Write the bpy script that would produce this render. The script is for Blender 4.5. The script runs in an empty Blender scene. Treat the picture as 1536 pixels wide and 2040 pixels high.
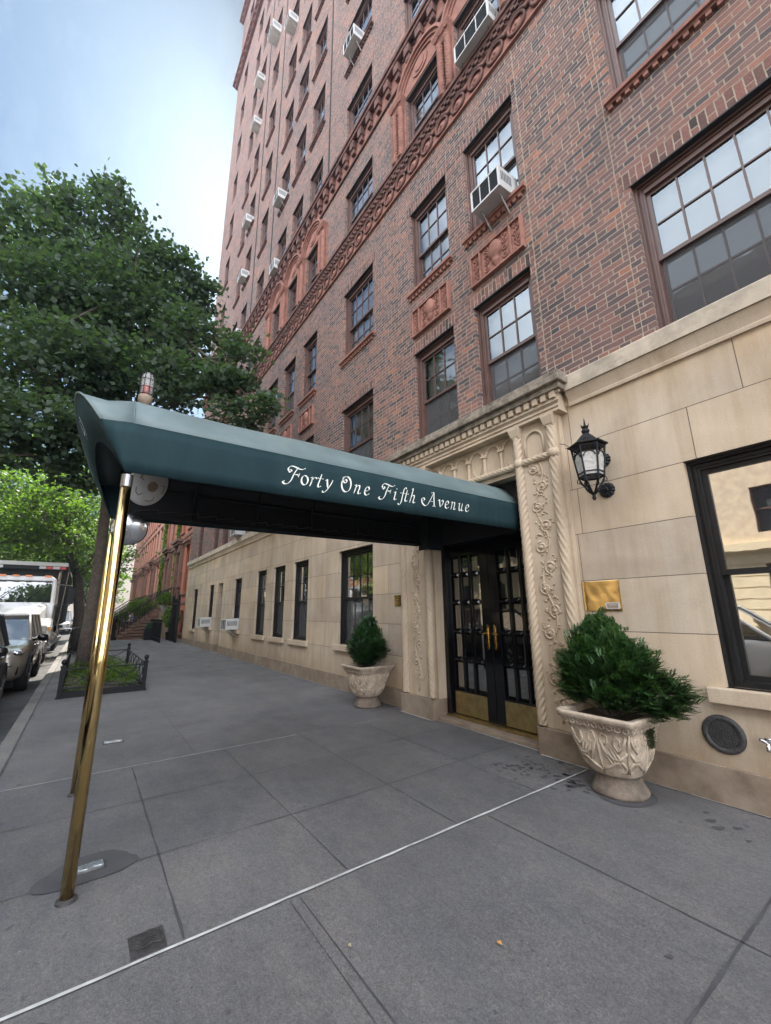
import bpy, bmesh, math, random
import numpy as np
from mathutils import Vector, Matrix, Euler
PI = math.pi; R = math.radians
random.seed(4); rng = np.random.default_rng(11)
S = bpy.context.scene
COL = S.collection
# ------------------------------------------------------------------ camera
FPX = 814.83
yw, pt, rl = R(54.3486), R(13.564), R(-0.58516)
Fv = Vector((-math.sin(yw)*math.cos(pt), math.cos(yw)*math.cos(pt), math.sin(pt)))
rt = Vector((math.cos(yw), math.sin(yw), 0)); up = rt.cross(Fv)
Av = rt*math.cos(rl) + up*math.sin(rl); Bv = -rt*math.sin(rl) + up*math.cos(rl)
CAMP = Vector((0, -4.42, 1.55))
cam = bpy.data.cameras.new('camera'); cam.sensor_fit = 'HORIZONTAL'; cam.sensor_width = 36
cam.lens = FPX/1536*36; cam.clip_start = .05; cam.clip_end = 2000
co = bpy.data.objects.new('camera', cam); COL.objects.link(co); S.camera = co
m = Matrix.Identity(4)
for i in range(3):
    m[i][0] = Av[i]; m[i][1] = Bv[i]; m[i][2] = -Fv[i]; m[i][3] = CAMP[i]
co.matrix_world = m
def in_frame(X, Y, Z, mg=70):            # is this point of the place in view (used only to leave out what nobody sees)
    v = Vector((X, Y, Z)) - CAMP; w = v.dot(Fv)
    if w < .1: return False
    x = 768 + FPX*v.dot(Av)/w; y = 1020 - FPX*v.dot(Bv)/w
    return -mg < x < 1536+mg and -mg < y < 2040+mg
# ------------------------------------------------------------------ light
HAZE = .0018
SUN_AZ, SUN_EL = R(26), R(50)           # measured from -X towards +Y
sd = Vector((-math.cos(SUN_AZ)*math.cos(SUN_EL), math.sin(SUN_AZ)*math.cos(SUN_EL), math.sin(SUN_EL)))
SKY_SAT, SKY_VAL, FILL_CLOUD = 3.6, .62, 18.5
wd = bpy.data.worlds.new('World'); S.world = wd; wd.use_nodes = True
nt = wd.node_tree; nt.nodes.clear()
def wn(t, **k):
    n = nt.nodes.new(t)
    for a, b in k.items(): setattr(n, a, b)
    return n
sky = wn('ShaderNodeTexSky', sky_type='NISHITA', sun_disc=False, sun_elevation=SUN_EL, sun_rotation=math.atan2(sd.x, sd.y))
sky.air_density = 1.0; sky.dust_density = 1.6; sky.ozone_density = 1.2
bg = wn('ShaderNodeBackground'); bg.inputs[1].default_value = .09
tc = wn('ShaderNodeTexCoord'); mp = wn('ShaderNodeMapping'); mp.inputs['Scale'].default_value = (1.2, 3.5, 2.0); mp.inputs['Rotation'].default_value = (0, .5, .4)
no = wn('ShaderNodeTexNoise'); no.inputs['Scale'].default_value = 2.2; no.inputs['Detail'].default_value = 6; no.inputs['Roughness'].default_value = .62
cr = wn('ShaderNodeValToRGB'); cr.color_ramp.elements[0].position = .5; cr.color_ramp.elements[1].position = .9
mul = wn('ShaderNodeMath', operation='MULTIPLY'); mul.inputs[1].default_value = .25
mx = wn('ShaderNodeMix', data_type='RGBA'); mx.inputs['B'].default_value = (3.0, 3.2, 3.3, 1)
ou = wn('ShaderNodeOutputWorld'); L = nt.links.new
gm = wn('ShaderNodeGamma'); gm.inputs[1].default_value = .4
hs = wn('ShaderNodeHueSaturation'); hs.inputs['Saturation'].default_value = SKY_SAT; hs.inputs['Value'].default_value = SKY_VAL
L(sky.outputs[0], gm.inputs[0]); L(gm.outputs[0], hs.inputs['Color'])
L(tc.outputs['Generated'], mp.inputs[0]); L(mp.outputs[0], no.inputs['Vector']); L(no.outputs[0], cr.inputs[0]); L(cr.outputs[0], mul.inputs[0])
L(mul.outputs[0], mx.inputs['Factor']); tn = wn('ShaderNodeMix', data_type='RGBA', blend_type='MULTIPLY'); tn.inputs['Factor'].default_value = 1; tn.inputs['B'].default_value = (.82, 1.03, 1.10, 1); L(hs.outputs[0], tn.inputs['A']); L(tn.outputs['Result'], mx.inputs['A'])
# unseen bright cloud bank added behind the camera to light the shaded facade
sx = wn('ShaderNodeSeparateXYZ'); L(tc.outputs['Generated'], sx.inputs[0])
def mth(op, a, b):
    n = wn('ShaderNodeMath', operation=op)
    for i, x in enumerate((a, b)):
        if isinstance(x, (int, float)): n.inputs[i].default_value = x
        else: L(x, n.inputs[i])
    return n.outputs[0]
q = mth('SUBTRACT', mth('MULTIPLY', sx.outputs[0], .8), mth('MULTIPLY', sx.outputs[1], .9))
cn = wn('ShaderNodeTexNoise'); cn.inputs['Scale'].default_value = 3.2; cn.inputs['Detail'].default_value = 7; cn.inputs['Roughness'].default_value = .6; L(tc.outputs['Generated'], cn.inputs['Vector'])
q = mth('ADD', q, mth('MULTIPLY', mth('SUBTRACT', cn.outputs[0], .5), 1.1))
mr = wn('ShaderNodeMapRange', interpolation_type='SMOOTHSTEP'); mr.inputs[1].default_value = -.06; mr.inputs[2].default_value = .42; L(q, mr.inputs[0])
mc = wn('ShaderNodeMix', data_type='RGBA'); mc.inputs['B'].default_value = (*[FILL_CLOUD*k for k in (.93, .97, 1.04)], 1)
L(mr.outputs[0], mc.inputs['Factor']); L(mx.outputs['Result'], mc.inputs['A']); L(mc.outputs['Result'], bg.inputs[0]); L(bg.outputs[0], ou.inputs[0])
sl = bpy.data.lights.new('sun', 'SUN'); sl.energy = 4.6; sl.angle = R(.5); sl.color = (1, .93, .82)
so = bpy.data.objects.new('sun', sl); COL.objects.link(so); so.rotation_euler = sd.to_track_quat('Z', 'Y').to_euler(); so.location = sd*60
S.view_settings.view_transform = 'Standard'; S.view_settings.look = 'None'; S.view_settings.gamma = 1
S.view_settings.exposure = 1.7
S.render.engine = 'CYCLES'
cy = S.cycles; cy.use_denoising = True; cy.max_bounces = 7; cy.diffuse_bounces = 4; cy.glossy_bounces = 4; cy.transmission_bounces = 4; cy.transparent_max_bounces = 8
cy.sample_clamp_indirect = 8; cy.caustics_reflective = False; cy.caustics_refractive = False
# ------------------------------------------------------------------ helpers
def at(x, y, z): return Vector((x, y, z))
class MB:
    def __init__(s): s.v = []; s.f = []
    def add(s, vs, fs):
        o = len(s.v); s.v += [tuple(v) for v in vs]; s.f += [tuple(i+o for i in f) for f in fs]; return s
    def box(s, x0, x1, y0, y1, z0, z1, T=None):
        vs = [Vector((x, y, z)) for x in (x0, x1) for y in (y0, y1) for z in (z0, z1)]
        if T: vs = [T @ v for v in vs]
        return s.add(vs, [(0,1,3,2),(4,6,7,5),(0,4,5,1),(2,3,7,6),(0,2,6,4),(1,5,7,3)])
    def quad(s, a, b, c, d): return s.add([a, b, c, d], [(0,1,2,3)])
    def tube(s, pts, r, n=8, cap=True):
        pts = [Vector(p) for p in pts]; k = len(pts); rs = r if isinstance(r, (list, tuple)) else [r]*k
        o = len(s.v); prev = None
        for i, p in enumerate(pts):
            t = (pts[min(i+1, k-1)] - pts[max(i-1, 0)]).normalized()
            if prev is None: a = t.orthogonal().normalized()
            else: a = (prev - t*prev.dot(t)); a = a.normalized() if a.length > 1e-6 else t.orthogonal().normalized()
            prev = a; b = t.cross(a)
            for j in range(n):
                q = p + (a*math.cos(2*PI*j/n) + b*math.sin(2*PI*j/n))*rs[i]; s.v.append(tuple(q))
        for i in range(k-1):
            for j in range(n):
                s.f.append((o+i*n+j, o+i*n+(j+1)%n, o+(i+1)*n+(j+1)%n, o+(i+1)*n+j))
        if cap: s.f.append(tuple(o+j for j in range(n))[::-1]); s.f.append(tuple(o+(k-1)*n+j for j in range(n)))
        return s
    def lathe(s, prof, c, n=24, T=None, cap=True):   # prof [(r,z)]
        o = len(s.v); c = Vector(c)
        for r, z in prof:
            for j in range(n):
                q = Vector((r*math.cos(2*PI*j/n), r*math.sin(2*PI*j/n), z))
                if T: q = T @ q
                s.v.append(tuple(q + c))
        for i in range(len(prof)-1):
            for j in range(n): s.f.append((o+i*n+j, o+i*n+(j+1)%n, o+(i+1)*n+(j+1)%n, o+(i+1)*n+j))
        if cap: s.f.append(tuple(o+j for j in range(n))[::-1]); s.f.append(tuple(o+(len(prof)-1)*n+j for j in range(n)))
        return s
    def loft(s, rings, closed=True, cap=True):
        o = len(s.v); n = len(rings[0])
        for r in rings: s.v += [tuple(p) for p in r]
        for i in range(len(rings)-1):
            for j in range(n if closed else n-1): s.f.append((o+i*n+j, o+i*n+(j+1)%n, o+(i+1)*n+(j+1)%n, o+(i+1)*n+j))
        if cap: s.f.append(tuple(o+j for j in range(n))[::-1]); s.f.append(tuple(o+(len(rings)-1)*n+j for j in range(n)))
        return s
    def prism(s, poly, fn0, fn1):                    # poly 2D, fn maps to 3D near/far
        n = len(poly); return s.add([fn0(*p) for p in poly]+[fn1(*p) for p in poly],
            [tuple(range(n)), tuple(range(2*n-1, n-1, -1))]+[(i, i+n, (i+1)%n+n, (i+1)%n) for i in range(n)])
    def twist(s, c0, c1, r, n=20, strands=3, pitch=.3, amp=.14, hand=1):    # twisted rope column
        c0 = Vector(c0); c1 = Vector(c1); d = c1-c0; Lh = d.length; k = max(6, int(Lh/.015)); t = d.normalized()
        a = t.orthogonal().normalized(); b = t.cross(a); rings = []
        for i in range(k+1):
            h = Lh*i/k; ring = []
            for j in range(n):
                th = 2*PI*j/n; rr = r*(1 - 1.5*amp + 1.5*amp*abs(math.cos(strands/2*(th - hand*2*PI*h/pitch)))**.6)
                ring.append(c0 + t*h + (a*math.cos(th)+b*math.sin(th))*rr)
            rings.append(ring)
        return s.loft(rings)
    def build(s, name, mat, parent=None, smooth=False, local=False, bevel=0, sub=0, fixn=True):
        me = bpy.data.meshes.new(name)
        off = Vector()
        if parent and not local:
            p = parent
            while p: off += p.location; p = p.parent
        me.from_pydata([(x-off.x, y-off.y, z-off.z) for x, y, z in s.v], [], s.f)
        if fixn:
            bm = bmesh.new(); bm.from_mesh(me); bmesh.ops.recalc_face_normals(bm, faces=bm.faces); bm.to_mesh(me); bm.free()
        me.materials.append(mat); me.update()
        o = bpy.data.objects.new(name, me); COL.objects.link(o)
        if parent: o.parent = parent
        if smooth: me.polygons.foreach_set('use_smooth', [True]*len(me.polygons))
        if bevel:
            b = o.modifiers.new('b', 'BEVEL'); b.width = bevel; b.segments = 2; b.limit_method = 'ANGLE'; b.angle_limit = R(40)
        if sub: b = o.modifiers.new('s', 'SUBSURF'); b.levels = sub; b.render_levels = sub
        return o
def tag(o, label=None, cat=None, group=None, kind=None):
    if label: o['label'] = label
    if cat: o['category'] = cat
    if group: o['group'] = group
    if kind: o['kind'] = kind
    return o
def empty(name, loc, label=None, cat=None, group=None, rz=0):
    o = bpy.data.objects.new(name, None); COL.objects.link(o); o.location = loc; o.rotation_euler.z = rz; o.empty_display_size = .2
    return tag(o, label, cat, group)
def kids(o): return [c for c in bpy.data.objects if c.parent == o]
def copy_tree(o, parent=None):
    c = o.copy(); COL.objects.link(c); c.parent = parent
    for ch in kids(o): copy_tree(ch, c)
    return c
# ------------------------------------------------------------------ materials
class NT:
    def __init__(s, name):
        s.m = bpy.data.materials.new(name); s.m.use_nodes = True; s.t = s.m.node_tree; s.t.nodes.clear()
        s.o = s.n('ShaderNodeOutputMaterial'); s.p = s.n('ShaderNodeBsdfPrincipled'); s.l(s.p.outputs[0], s.o.inputs[0])
    def n(s, t, **k):
        n = s.t.nodes.new(t)
        for a, b in k.items(): setattr(n, a, b)
        return n
    def l(s, a, b): s.t.links.new(a, b)
    def pos(s, scale=None):
        g = s.n('ShaderNodeNewGeometry')
        if not scale: return g.outputs['Position']
        m = s.n('ShaderNodeVectorMath', operation='MULTIPLY'); m.inputs[1].default_value = scale; s.l(g.outputs['Position'], m.inputs[0]); return m.outputs[0]
    def noise(s, scale, detail=4, rough=.55, vec=None, dist=0):
        n = s.n('ShaderNodeTexNoise'); n.inputs['Scale'].default_value = scale; n.inputs['Detail'].default_value = detail
        n.inputs['Roughness'].default_value = rough; n.inputs['Distortion'].default_value = dist
        s.l(vec if vec is not None else s.pos(), n.inputs['Vector']); return n.outputs[0]
    def ramp(s, fac, stops, interp='LINEAR'):
        r = s.n('ShaderNodeValToRGB'); e = r.color_ramp.elements; r.color_ramp.interpolation = interp
        while len(e) < len(stops): e.new(.5)
        for i, (p, c) in enumerate(stops):
            e[i].position = p; e[i].color = (*c, 1) if len(c) == 3 else c
        s.l(fac, r.inputs[0]); return r.outputs[0]
    def mix(s, fac, a, b, mode='MIX'):
        m = s.n('ShaderNodeMix', data_type='RGBA', blend_type=mode)
        for k, x in (('Factor', fac), ('A', a), ('B', b)):
            if isinstance(x, (int, float)): m.inputs[k].default_value = x
            elif isinstance(x, tuple): m.inputs[k].default_value = (*x, 1)
            else: s.l(x, m.inputs[k])
        return m.outputs['Result']
    def math(s, op, a, b=None, c=None):
        m = s.n('ShaderNodeMath', operation=op)
        for i, x in enumerate((a, b, c)):
            if x is None: continue
            if isinstance(x, (int, float)): m.inputs[i].default_value = x
            else: s.l(x, m.inputs[i])
        return m.outputs[0]
    def bump(s, h, strength=.3, dist=.01):
        b = s.n('ShaderNodeBump'); b.inputs['Strength'].default_value = strength; b.inputs['Distance'].default_value = dist
        s.l(h, b.inputs['Height']); s.l(b.outputs[0], s.p.inputs['Normal']); return b
    def set(s, col=None, rough=.6, metal=0, spec=.5, coat=0, coatr=.05):
        i = s.p.inputs
        if col is not None:
            if isinstance(col, tuple): i['Base Color'].default_value = (*col, 1)
            else: s.l(col, i['Base Color'])
        if isinstance(rough, (int, float)): i['Roughness'].default_value = rough
        else: s.l(rough, i['Roughness'])
        i['Metallic'].default_value = metal; i['Specular IOR Level'].default_value = spec
        i['Coat Weight'].default_value = coat; i['Coat Roughness'].default_value = coatr
        return s.m
def plain(name, col, rough=.6, metal=0, var=.18, scale=9, bump=0, spec=.5, coat=0, det=5, grime=None):
    t = NT(name); n = t.noise(scale, det)
    c = t.mix(t.ramp(n, [(.3, (0,0,0)), (.7, (1,1,1))]), tuple(x*(1-var) for x in col), tuple(min(1, x*(1+var)) for x in col))
    if grime:
        g = t.ramp(t.noise(scale*.35, 8, .7), [(.48, (0,0,0)), (.68, (1,1,1))]); c = t.mix(g, c, grime)
    if bump: t.bump(t.noise(scale*5, 5), bump, .01)
    return t.set(c, rough, metal, spec, coat)
def wall_uv(t, zoff=0):
    g = t.n('ShaderNodeNewGeometry'); sp = t.n('ShaderNodeSeparateXYZ'); t.l(g.outputs['Position'], sp.inputs[0])
    u = t.math('ADD', sp.outputs[0], sp.outputs[1]); v = t.math('SUBTRACT', sp.outputs[2], zoff)
    c = t.n('ShaderNodeCombineXYZ'); t.l(u, c.inputs[0]); t.l(v, c.inputs[1]); return c.outputs[0], sp
def brick_mat(name, soldier=False, pal=None, mort=(.40, .325, .245), zoff=4.3):
    t = NT(name); uv, sp = wall_uv(t, zoff)
    if soldier:
        m = t.n('ShaderNodeMapping'); m.inputs['Rotation'].default_value = (0, 0, R(90)); t.l(uv, m.inputs[0]); uv = m.outputs[0]
    # slight waviness so courses are not ruler straight
    nn = t.n('ShaderNodeTexNoise'); nn.inputs['Scale'].default_value = 3.5; nn.inputs['Detail'].default_value = 3; t.l(t.pos(), nn.inputs['Vector'])
    sb = t.n('ShaderNodeVectorMath', operation='SUBTRACT'); sb.inputs[1].default_value = (.5, .5, .5); t.l(nn.outputs['Color'], sb.inputs[0])
    sc = t.n('ShaderNodeVectorMath', operation='SCALE'); sc.inputs['Scale'].default_value = .022; t.l(sb.outputs[0], sc.inputs[0])
    nf = t.n('ShaderNodeTexNoise'); nf.inputs['Scale'].default_value = 38; nf.inputs['Detail'].default_value = 2; t.l(t.pos(), nf.inputs['Vector'])
    sb2 = t.n('ShaderNodeVectorMath', operation='SUBTRACT'); sb2.inputs[1].default_value = (.5, .5, .5); t.l(nf.outputs['Color'], sb2.inputs[0])
    sc2 = t.n('ShaderNodeVectorMath', operation='SCALE'); sc2.inputs['Scale'].default_value = .011; t.l(sb2.outputs[0], sc2.inputs[0])
    ad = t.n('ShaderNodeVectorMath', operation='ADD'); t.l(uv, ad.inputs[0]); t.l(sc.outputs[0], ad.inputs[1])
    ad2 = t.n('ShaderNodeVectorMath', operation='ADD'); t.l(ad.outputs[0], ad2.inputs[0]); t.l(sc2.outputs[0], ad2.inputs[1])
    b = t.n('ShaderNodeTexBrick', offset=.5, squash=.5 if not soldier else 1, squash_frequency=3)
    b.inputs['Scale'].default_value = 1; b.inputs['Brick Width'].default_value = .235; b.inputs['Row Height'].default_value = .0735
    b.inputs['Mortar Size'].default_value = .0065; b.inputs['Mortar Smooth'].default_value = .25
    b.inputs['Color1'].default_value = (0, 0, 0, 1); b.inputs['Color2'].default_value = (1, 1, 1, 1); b.inputs['Mortar'].default_value = (.5, .5, .5, 1)
    t.l(ad2.outputs[0], b.inputs['Vector'])
    pal = pal or [(0, (.085, .073, .078)), (.14, (.12, .09, .088)), (.3, (.17, .11, .102)), (.45, (.20, .12, .107)), (.6, (.235, .13, .11)), (.74, (.185, .115, .107)), (.88, (.265, .135, .108)), (.97, (.34, .155, .105))]
    c = t.ramp(b.outputs['Color'], pal, 'CONSTANT')
    big = t.ramp(t.noise(.55, 5, .6), [(.35, (.78, .80, .86)), (.65, (1.12, 1.05, .98))])
    c = t.mix(1.0, c, big, 'MULTIPLY')
    sk = t.ramp(t.noise(1.0, 7, .68, vec=t.pos((2.2, 2.2, .28))), [(.42, (1.05, 1.05, 1.05)), (.58, (.95, .94, .93)), (.74, (.68, .66, .64))]); c = t.mix(1.0, c, sk, 'MULTIPLY')
    sm = t.ramp(t.noise(60, 4, .7), [(.3, (.62, .62, .64)), (.7, (1.25, 1.2, 1.15))]); c = t.mix(.85, c, sm, 'MULTIPLY')
    mc = t.mix(t.ramp(t.noise(2.2, 4), [(.35, (0,0,0)), (.7, (1,1,1))]), mort, tuple(x*.68 for x in mort))
    c = t.mix(b.outputs['Fac'], c, mc)
    h = t.math('ADD', t.math('MULTIPLY', t.math('SUBTRACT', 1, b.outputs['Fac']), .9), t.math('MULTIPLY', t.noise(48, 4, .7), .55))
    t.bump(h, .9, .012)
    return t.set(c, .85, 0, .3)
def stone_mat(name, col=(.50, .41, .315), joints=True, zoff=.28, rowh=.5215, bw=1.22, low=True):
    t = NT(name); uv, sp = wall_uv(t, zoff)
    n1 = t.ramp(t.noise(1.1, 6, .6, dist=.6), [(.3, (.82, .80, .78)), (.7, (1.12, 1.12, 1.12))])
    c = t.mix(1.0, col, n1, 'MULTIPLY')
    st = t.ramp(t.noise(1.0, 7, .68, vec=t.pos((4.2, 4.2, .38))), [(.42, (1.03,1.03,1.03)), (.56, (.93, .9, .85)), (.75, (.70, .64, .54))]); c = t.mix(.8, c, st, 'MULTIPLY')
    fi = t.ramp(t.noise(70, 5, .7), [(.3, (.88, .88, .88)), (.7, (1.08, 1.08, 1.08))]); c = t.mix(.9, c, fi, 'MULTIPLY')
    h = t.math('MULTIPLY', t.noise(90, 5, .7), .35)
    if joints:
        b = t.n('ShaderNodeTexBrick', offset=.5, squash=1.3, squash_frequency=2)
        b.inputs['Scale'].default_value = 1; b.inputs['Brick Width'].default_value = bw; b.inputs['Row Height'].default_value = rowh
        b.inputs['Mortar Size'].default_value = .0042; b.inputs['Mortar Smooth'].default_value = .2; b.inputs['Bias'].default_value = 0
        b.inputs['Color1'].default_value = (.0, .0, .0, 1); b.inputs['Color2'].default_value = (1, 1, 1, 1); b.inputs['Mortar'].default_value = (.5, .5, .5, 1)
        t.l(uv, b.inputs['Vector'])
        c = t.mix(1.0, c, t.ramp(b.outputs['Color'], [(0, (.88, .88, .90)), (.5, (1, 1, 1)), (1, (1.08, 1.04, .98))]), 'MULTIPLY')
        c = t.mix(b.outputs['Fac'], c, (.12, .095, .075))
        h = t.math('ADD', h, t.math('SUBTRACT', 1, b.outputs['Fac']))
    if low:   # soot and splash staining of the lowest courses, broken up by noise
        z = t.math('ADD', sp.outputs[2], t.math('MULTIPLY', t.noise(1.4, 6, .7, vec=t.pos((2.5, 2.5, .6))), .9))
        g = t.ramp(t.math('MULTIPLY', z, .5), [(.24, (.60, .52, .40)), (.56, (1, 1, 1))]); c = t.mix(.85, c, g, 'MULTIPLY')
        z2 = t.math('ADD', sp.outputs[2], t.math('MULTIPLY', t.noise(1.7, 6, .7, vec=t.pos((2.5, 2.5, .8))), .5))
        g2 = t.ramp(t.math('MULTIPLY', z2, .2), [(.76, (1, 1, 1)), (.86, (.84, .74, .56))]); c = t.mix(.8, c, g2, 'MULTIPLY')
    t.bump(h, .5, .006)
    return t.set(c, .8, 0, .3)
M = {}
M['brick'] = brick_mat('brick wall'); M['soldier'] = brick_mat('soldier course brick', True, [(0, (.13, .075, .066)), (.2, (.2, .11, .095)), (.5, (.24, .12, .1)), (.75, (.17, .09, .08)), (.93, (.06, .045, .045))])
M['stone'] = stone_mat('limestone ashlar'); M['stone_plain'] = stone_mat('limestone trim', (.49, .395, .295), False, low=False)
M['plinth'] = plain('plinth stone', (.21, .155, .11), .85, var=.25, scale=5, bump=.3, grime=(.30, .24, .18))
M['ledge'] = plain('weathered ledge stone', (.24, .20, .155), .9, var=.4, scale=14, bump=.7, grime=(.085, .072, .05))
M['belt'] = plain('belt course stone', (.46, .385, .295), .85, var=.2, scale=6, bump=.3, grime=(.25, .215, .165))
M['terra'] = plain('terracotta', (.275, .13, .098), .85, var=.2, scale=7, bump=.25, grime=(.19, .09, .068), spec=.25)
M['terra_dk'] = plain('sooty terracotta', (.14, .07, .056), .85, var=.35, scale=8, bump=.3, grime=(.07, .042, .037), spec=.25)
M['wood'] = plain('brown painted wood', (.105, .056, .045), .5, var=.2, scale=5, bump=.1)
M['wood_hi'] = plain('brown painted sash', (.085, .045, .036), .4, var=.15, scale=5)
M['blackframe'] = plain('black painted window wood', (.014, .0135, .0135), .42, var=.2, scale=6, spec=.3)
M['soot'] = plain('dark steel lintel', (.022, .02, .02), .7)
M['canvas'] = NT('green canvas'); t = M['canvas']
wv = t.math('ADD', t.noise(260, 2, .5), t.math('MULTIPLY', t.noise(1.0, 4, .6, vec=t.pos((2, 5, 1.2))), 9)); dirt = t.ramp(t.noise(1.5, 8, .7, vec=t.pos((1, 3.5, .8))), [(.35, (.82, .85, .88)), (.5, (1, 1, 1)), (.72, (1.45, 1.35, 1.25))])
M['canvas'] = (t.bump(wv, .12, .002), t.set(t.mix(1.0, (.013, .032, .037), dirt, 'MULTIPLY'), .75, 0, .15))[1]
M['canvas_top'] = plain('skylit green canvas top', (.115, .155, .157), .5, var=.16, scale=3, bump=.05, grime=(.15, .19, .18), spec=.4)  # sky light on the top put into a lighter canvas colour
M['canvas_in'] = plain('black canopy lining', (.006, .0065, .008), .8, var=.3)
M['black'] = plain('black gloss paint', (.004, .004, .0045), .1, var=.1, coat=.15, spec=.4)
M['iron'] = plain('black iron', (.009, .0095, .011), .5, var=.2, scale=30, bump=.15, spec=.22)
M['letter'] = plain('white lettering paint', (.72, .72, .66), .6, var=.04)
t = NT('polished brass'); n = t.noise(9, 3, .5, vec=t.pos((1, 1, .35)))
M['brass'] = t.set(t.ramp(n, [(.3, (.56, .39, .155)), (.7, (.72, .53, .235))]), t.ramp(t.noise(25, 5), [(.3, (.07,)*3), (.75, (.2,)*3)]), 1)
t = NT('mirror brass'); bw_ = t.bump(t.noise(3, 2), .03, .02); M['brass_flat'] = t.set((1.0, .70, .32), .05, 1)
t = NT('dull brass'); M['brass_dull'] = t.set(t.ramp(t.noise(14, 5, .6), [(.3, (.34, .26, .12)), (.7, (.50, .39, .19))]), .42, 1)
M['white'] = plain('white enamel', (.50, .50, .485), .45, var=.08, scale=5, grime=(.42, .41, .38))
M['galv'] = plain('dull galvanised metal', (.30, .30, .29), .6, .2)
M['grille'] = plain('dark louvres', (.05, .055, .06), .5, 0)
M['rubber'] = plain('tyre rubber', (.012, .012, .013), .8)
M['chrome'] = plain('chrome', (.6, .6, .62), .18, 1, var=.05)
M['alloy'] = plain('alloy wheel', (.28, .28, .29), .3, .9, var=.1)
M['bark'] = plain('bark', (.085, .066, .052), .9, var=.4, scale=16, bump=.8, grime=(.05, .04, .033))
M['soil'] = plain('soil', (.05, .036, .026), .95, var=.5, scale=25, bump=.8)
M['sealant'] = plain('white joint sealant', (.46, .46, .45), .8, var=.2, scale=12, grime=(.28, .28, .27))
M['castiron'] = plain('cast iron cover', (.06, .056, .055), .55, .3, var=.4, scale=40, bump=.5)
M['steel'] = plain('worn steel plate', (.5, .5, .5), .3, .9, var=.3, scale=30)
M['urn'] = plain('carved cast stone', (.43, .345, .26), .88, var=.25, scale=9, bump=.6, grime=(.22, .165, .12))
M['urn_base'] = plain('dark mossy cast stone', (.17, .13, .1), .9, var=.35, scale=12, bump=.6, grime=(.09, .08, .06))
M['moss'] = plain('green moss', (.07, .085, .03), .95, var=.4, scale=60, bump=.8)
def glass(name, dark, boost=1.0, tint=(1, 1, 1), wob=.075):
    t = NT(name); t.t.nodes.remove(t.p)
    fr = t.n('ShaderNodeFresnel'); fr.inputs['IOR'].default_value = 1.55
    g = t.n('ShaderNodeBsdfGlossy'); g.inputs['Roughness'].default_value = .015; g.inputs['Color'].default_value = (*tint, 1)
    tr = t.n('ShaderNodeBsdfTransparent'); tr.inputs['Color'].default_value = (dark, dark, dark, 1)
    ms = t.n('ShaderNodeMixShader'); t.l(t.math('MINIMUM', t.math('MULTIPLY_ADD', fr.outputs[0], 1.7*boost, .02*boost), 1), ms.inputs[0])
    bb = t.n('ShaderNodeBump'); bb.inputs['Strength'].default_value = wob; bb.inputs['Distance'].default_value = .02; t.l(t.noise(3.0, 2), bb.inputs['Height']); t.l(bb.outputs[0], g.inputs['Normal'])
    t.l(tr.outputs[0], ms.inputs[1]); t.l(g.outputs[0], ms.inputs[2]); t.l(ms.outputs[0], t.o.inputs[0]); return t.m
M['glass'] = glass('window glass', .92, 1.2, (.75, .85, .92)); M['glass_mirror'] = glass('dark reflecting glass', .35, 10.0, (.82, .82, .80), .022); M['glass_car'] = glass('car glass', .35, 2.2)
M['glass_dark'] = glass('door glass', .6, 3.5, (.8, .8, .78))
M['shade'] = plain('white window shade', (.62, .66, .70), .9, var=.05, scale=2)
M['shade2'] = plain('grey window shade', (.44, .48, .52), .9, var=.05, scale=2)
M['room'] = plain('dark room', (.02, .02, .022), .9)
M['screen'] = plain('grey insect screen', (.085, .083, .085), .75, var=.12, scale=3)
t = NT('grey insect screen'); t.set((.10, .10, .105), .8, 0, .2); tr_ = t.n('ShaderNodeBsdfTransparent'); ms_ = t.n('ShaderNodeMixShader'); ms_.inputs[0].default_value = .52; t.l(tr_.outputs[0], ms_.inputs[1]); t.l(t.p.outputs[0], ms_.inputs[2]); t.l(ms_.outputs[0], t.o.inputs[0]); M['screen'] = t.m
M['curtain'] = plain('net curtain', (.30, .28, .24), .9, var=.2, scale=8)
t = NT('milk glass'); M['milk'] = t.set(t.mix(t.ramp(t.noise(30, 4, .6), [(.4, (0,0,0)), (.6, (1,1,1))]), (.36, .34, .31), (.5, .48, .45)), .15, 0, .6)
def leafmat(name, c1, c2, trans=.35):
    t = NT(name); n = t.noise(7, 3); f = t.ramp(t.noise(55, 1), [(.35, (0,0,0)), (.65, (1,1,1))])
    c = t.mix(f, t.mix(t.ramp(n, [(.35, (0,0,0)), (.65, (1,1,1))]), c1, c2), tuple(x*.6 for x in c1))
    t.set(c, .5, 0, .35); tl = t.n('ShaderNodeBsdfTranslucent'); bc = t.mix(1.0, c, (1.6, 1.9, .7), 'MULTIPLY'); t.l(bc, tl.inputs[0])
    ms = t.n('ShaderNodeMixShader'); ms.inputs[0].default_value = trans; t.l(t.p.outputs[0], ms.inputs[1]); t.l(tl.outputs[0], ms.inputs[2]); t.l(ms.outputs[0], t.o.inputs[0]); return t.m
M['leaf'] = leafmat('linden leaves', (.070, .108, .074), (.095, .14, .082), .42)
M['leaf_lit'] = leafmat('sunlit green leaves', (.10, .17, .03), (.16, .24, .045), .55)  # sunlight on the leaves put into a brighter, yellower green
M['yew'] = leafmat('yew foliage', (.035, .088, .028), (.085, .165, .045), .3)
M['yew2'] = leafmat('dark yew foliage', (.03, .075, .03), (.055, .12, .04), .25)
M['bright'] = leafmat('bright shrub leaves', (.10, .19, .03), (.16, .26, .04), .4)
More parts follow.
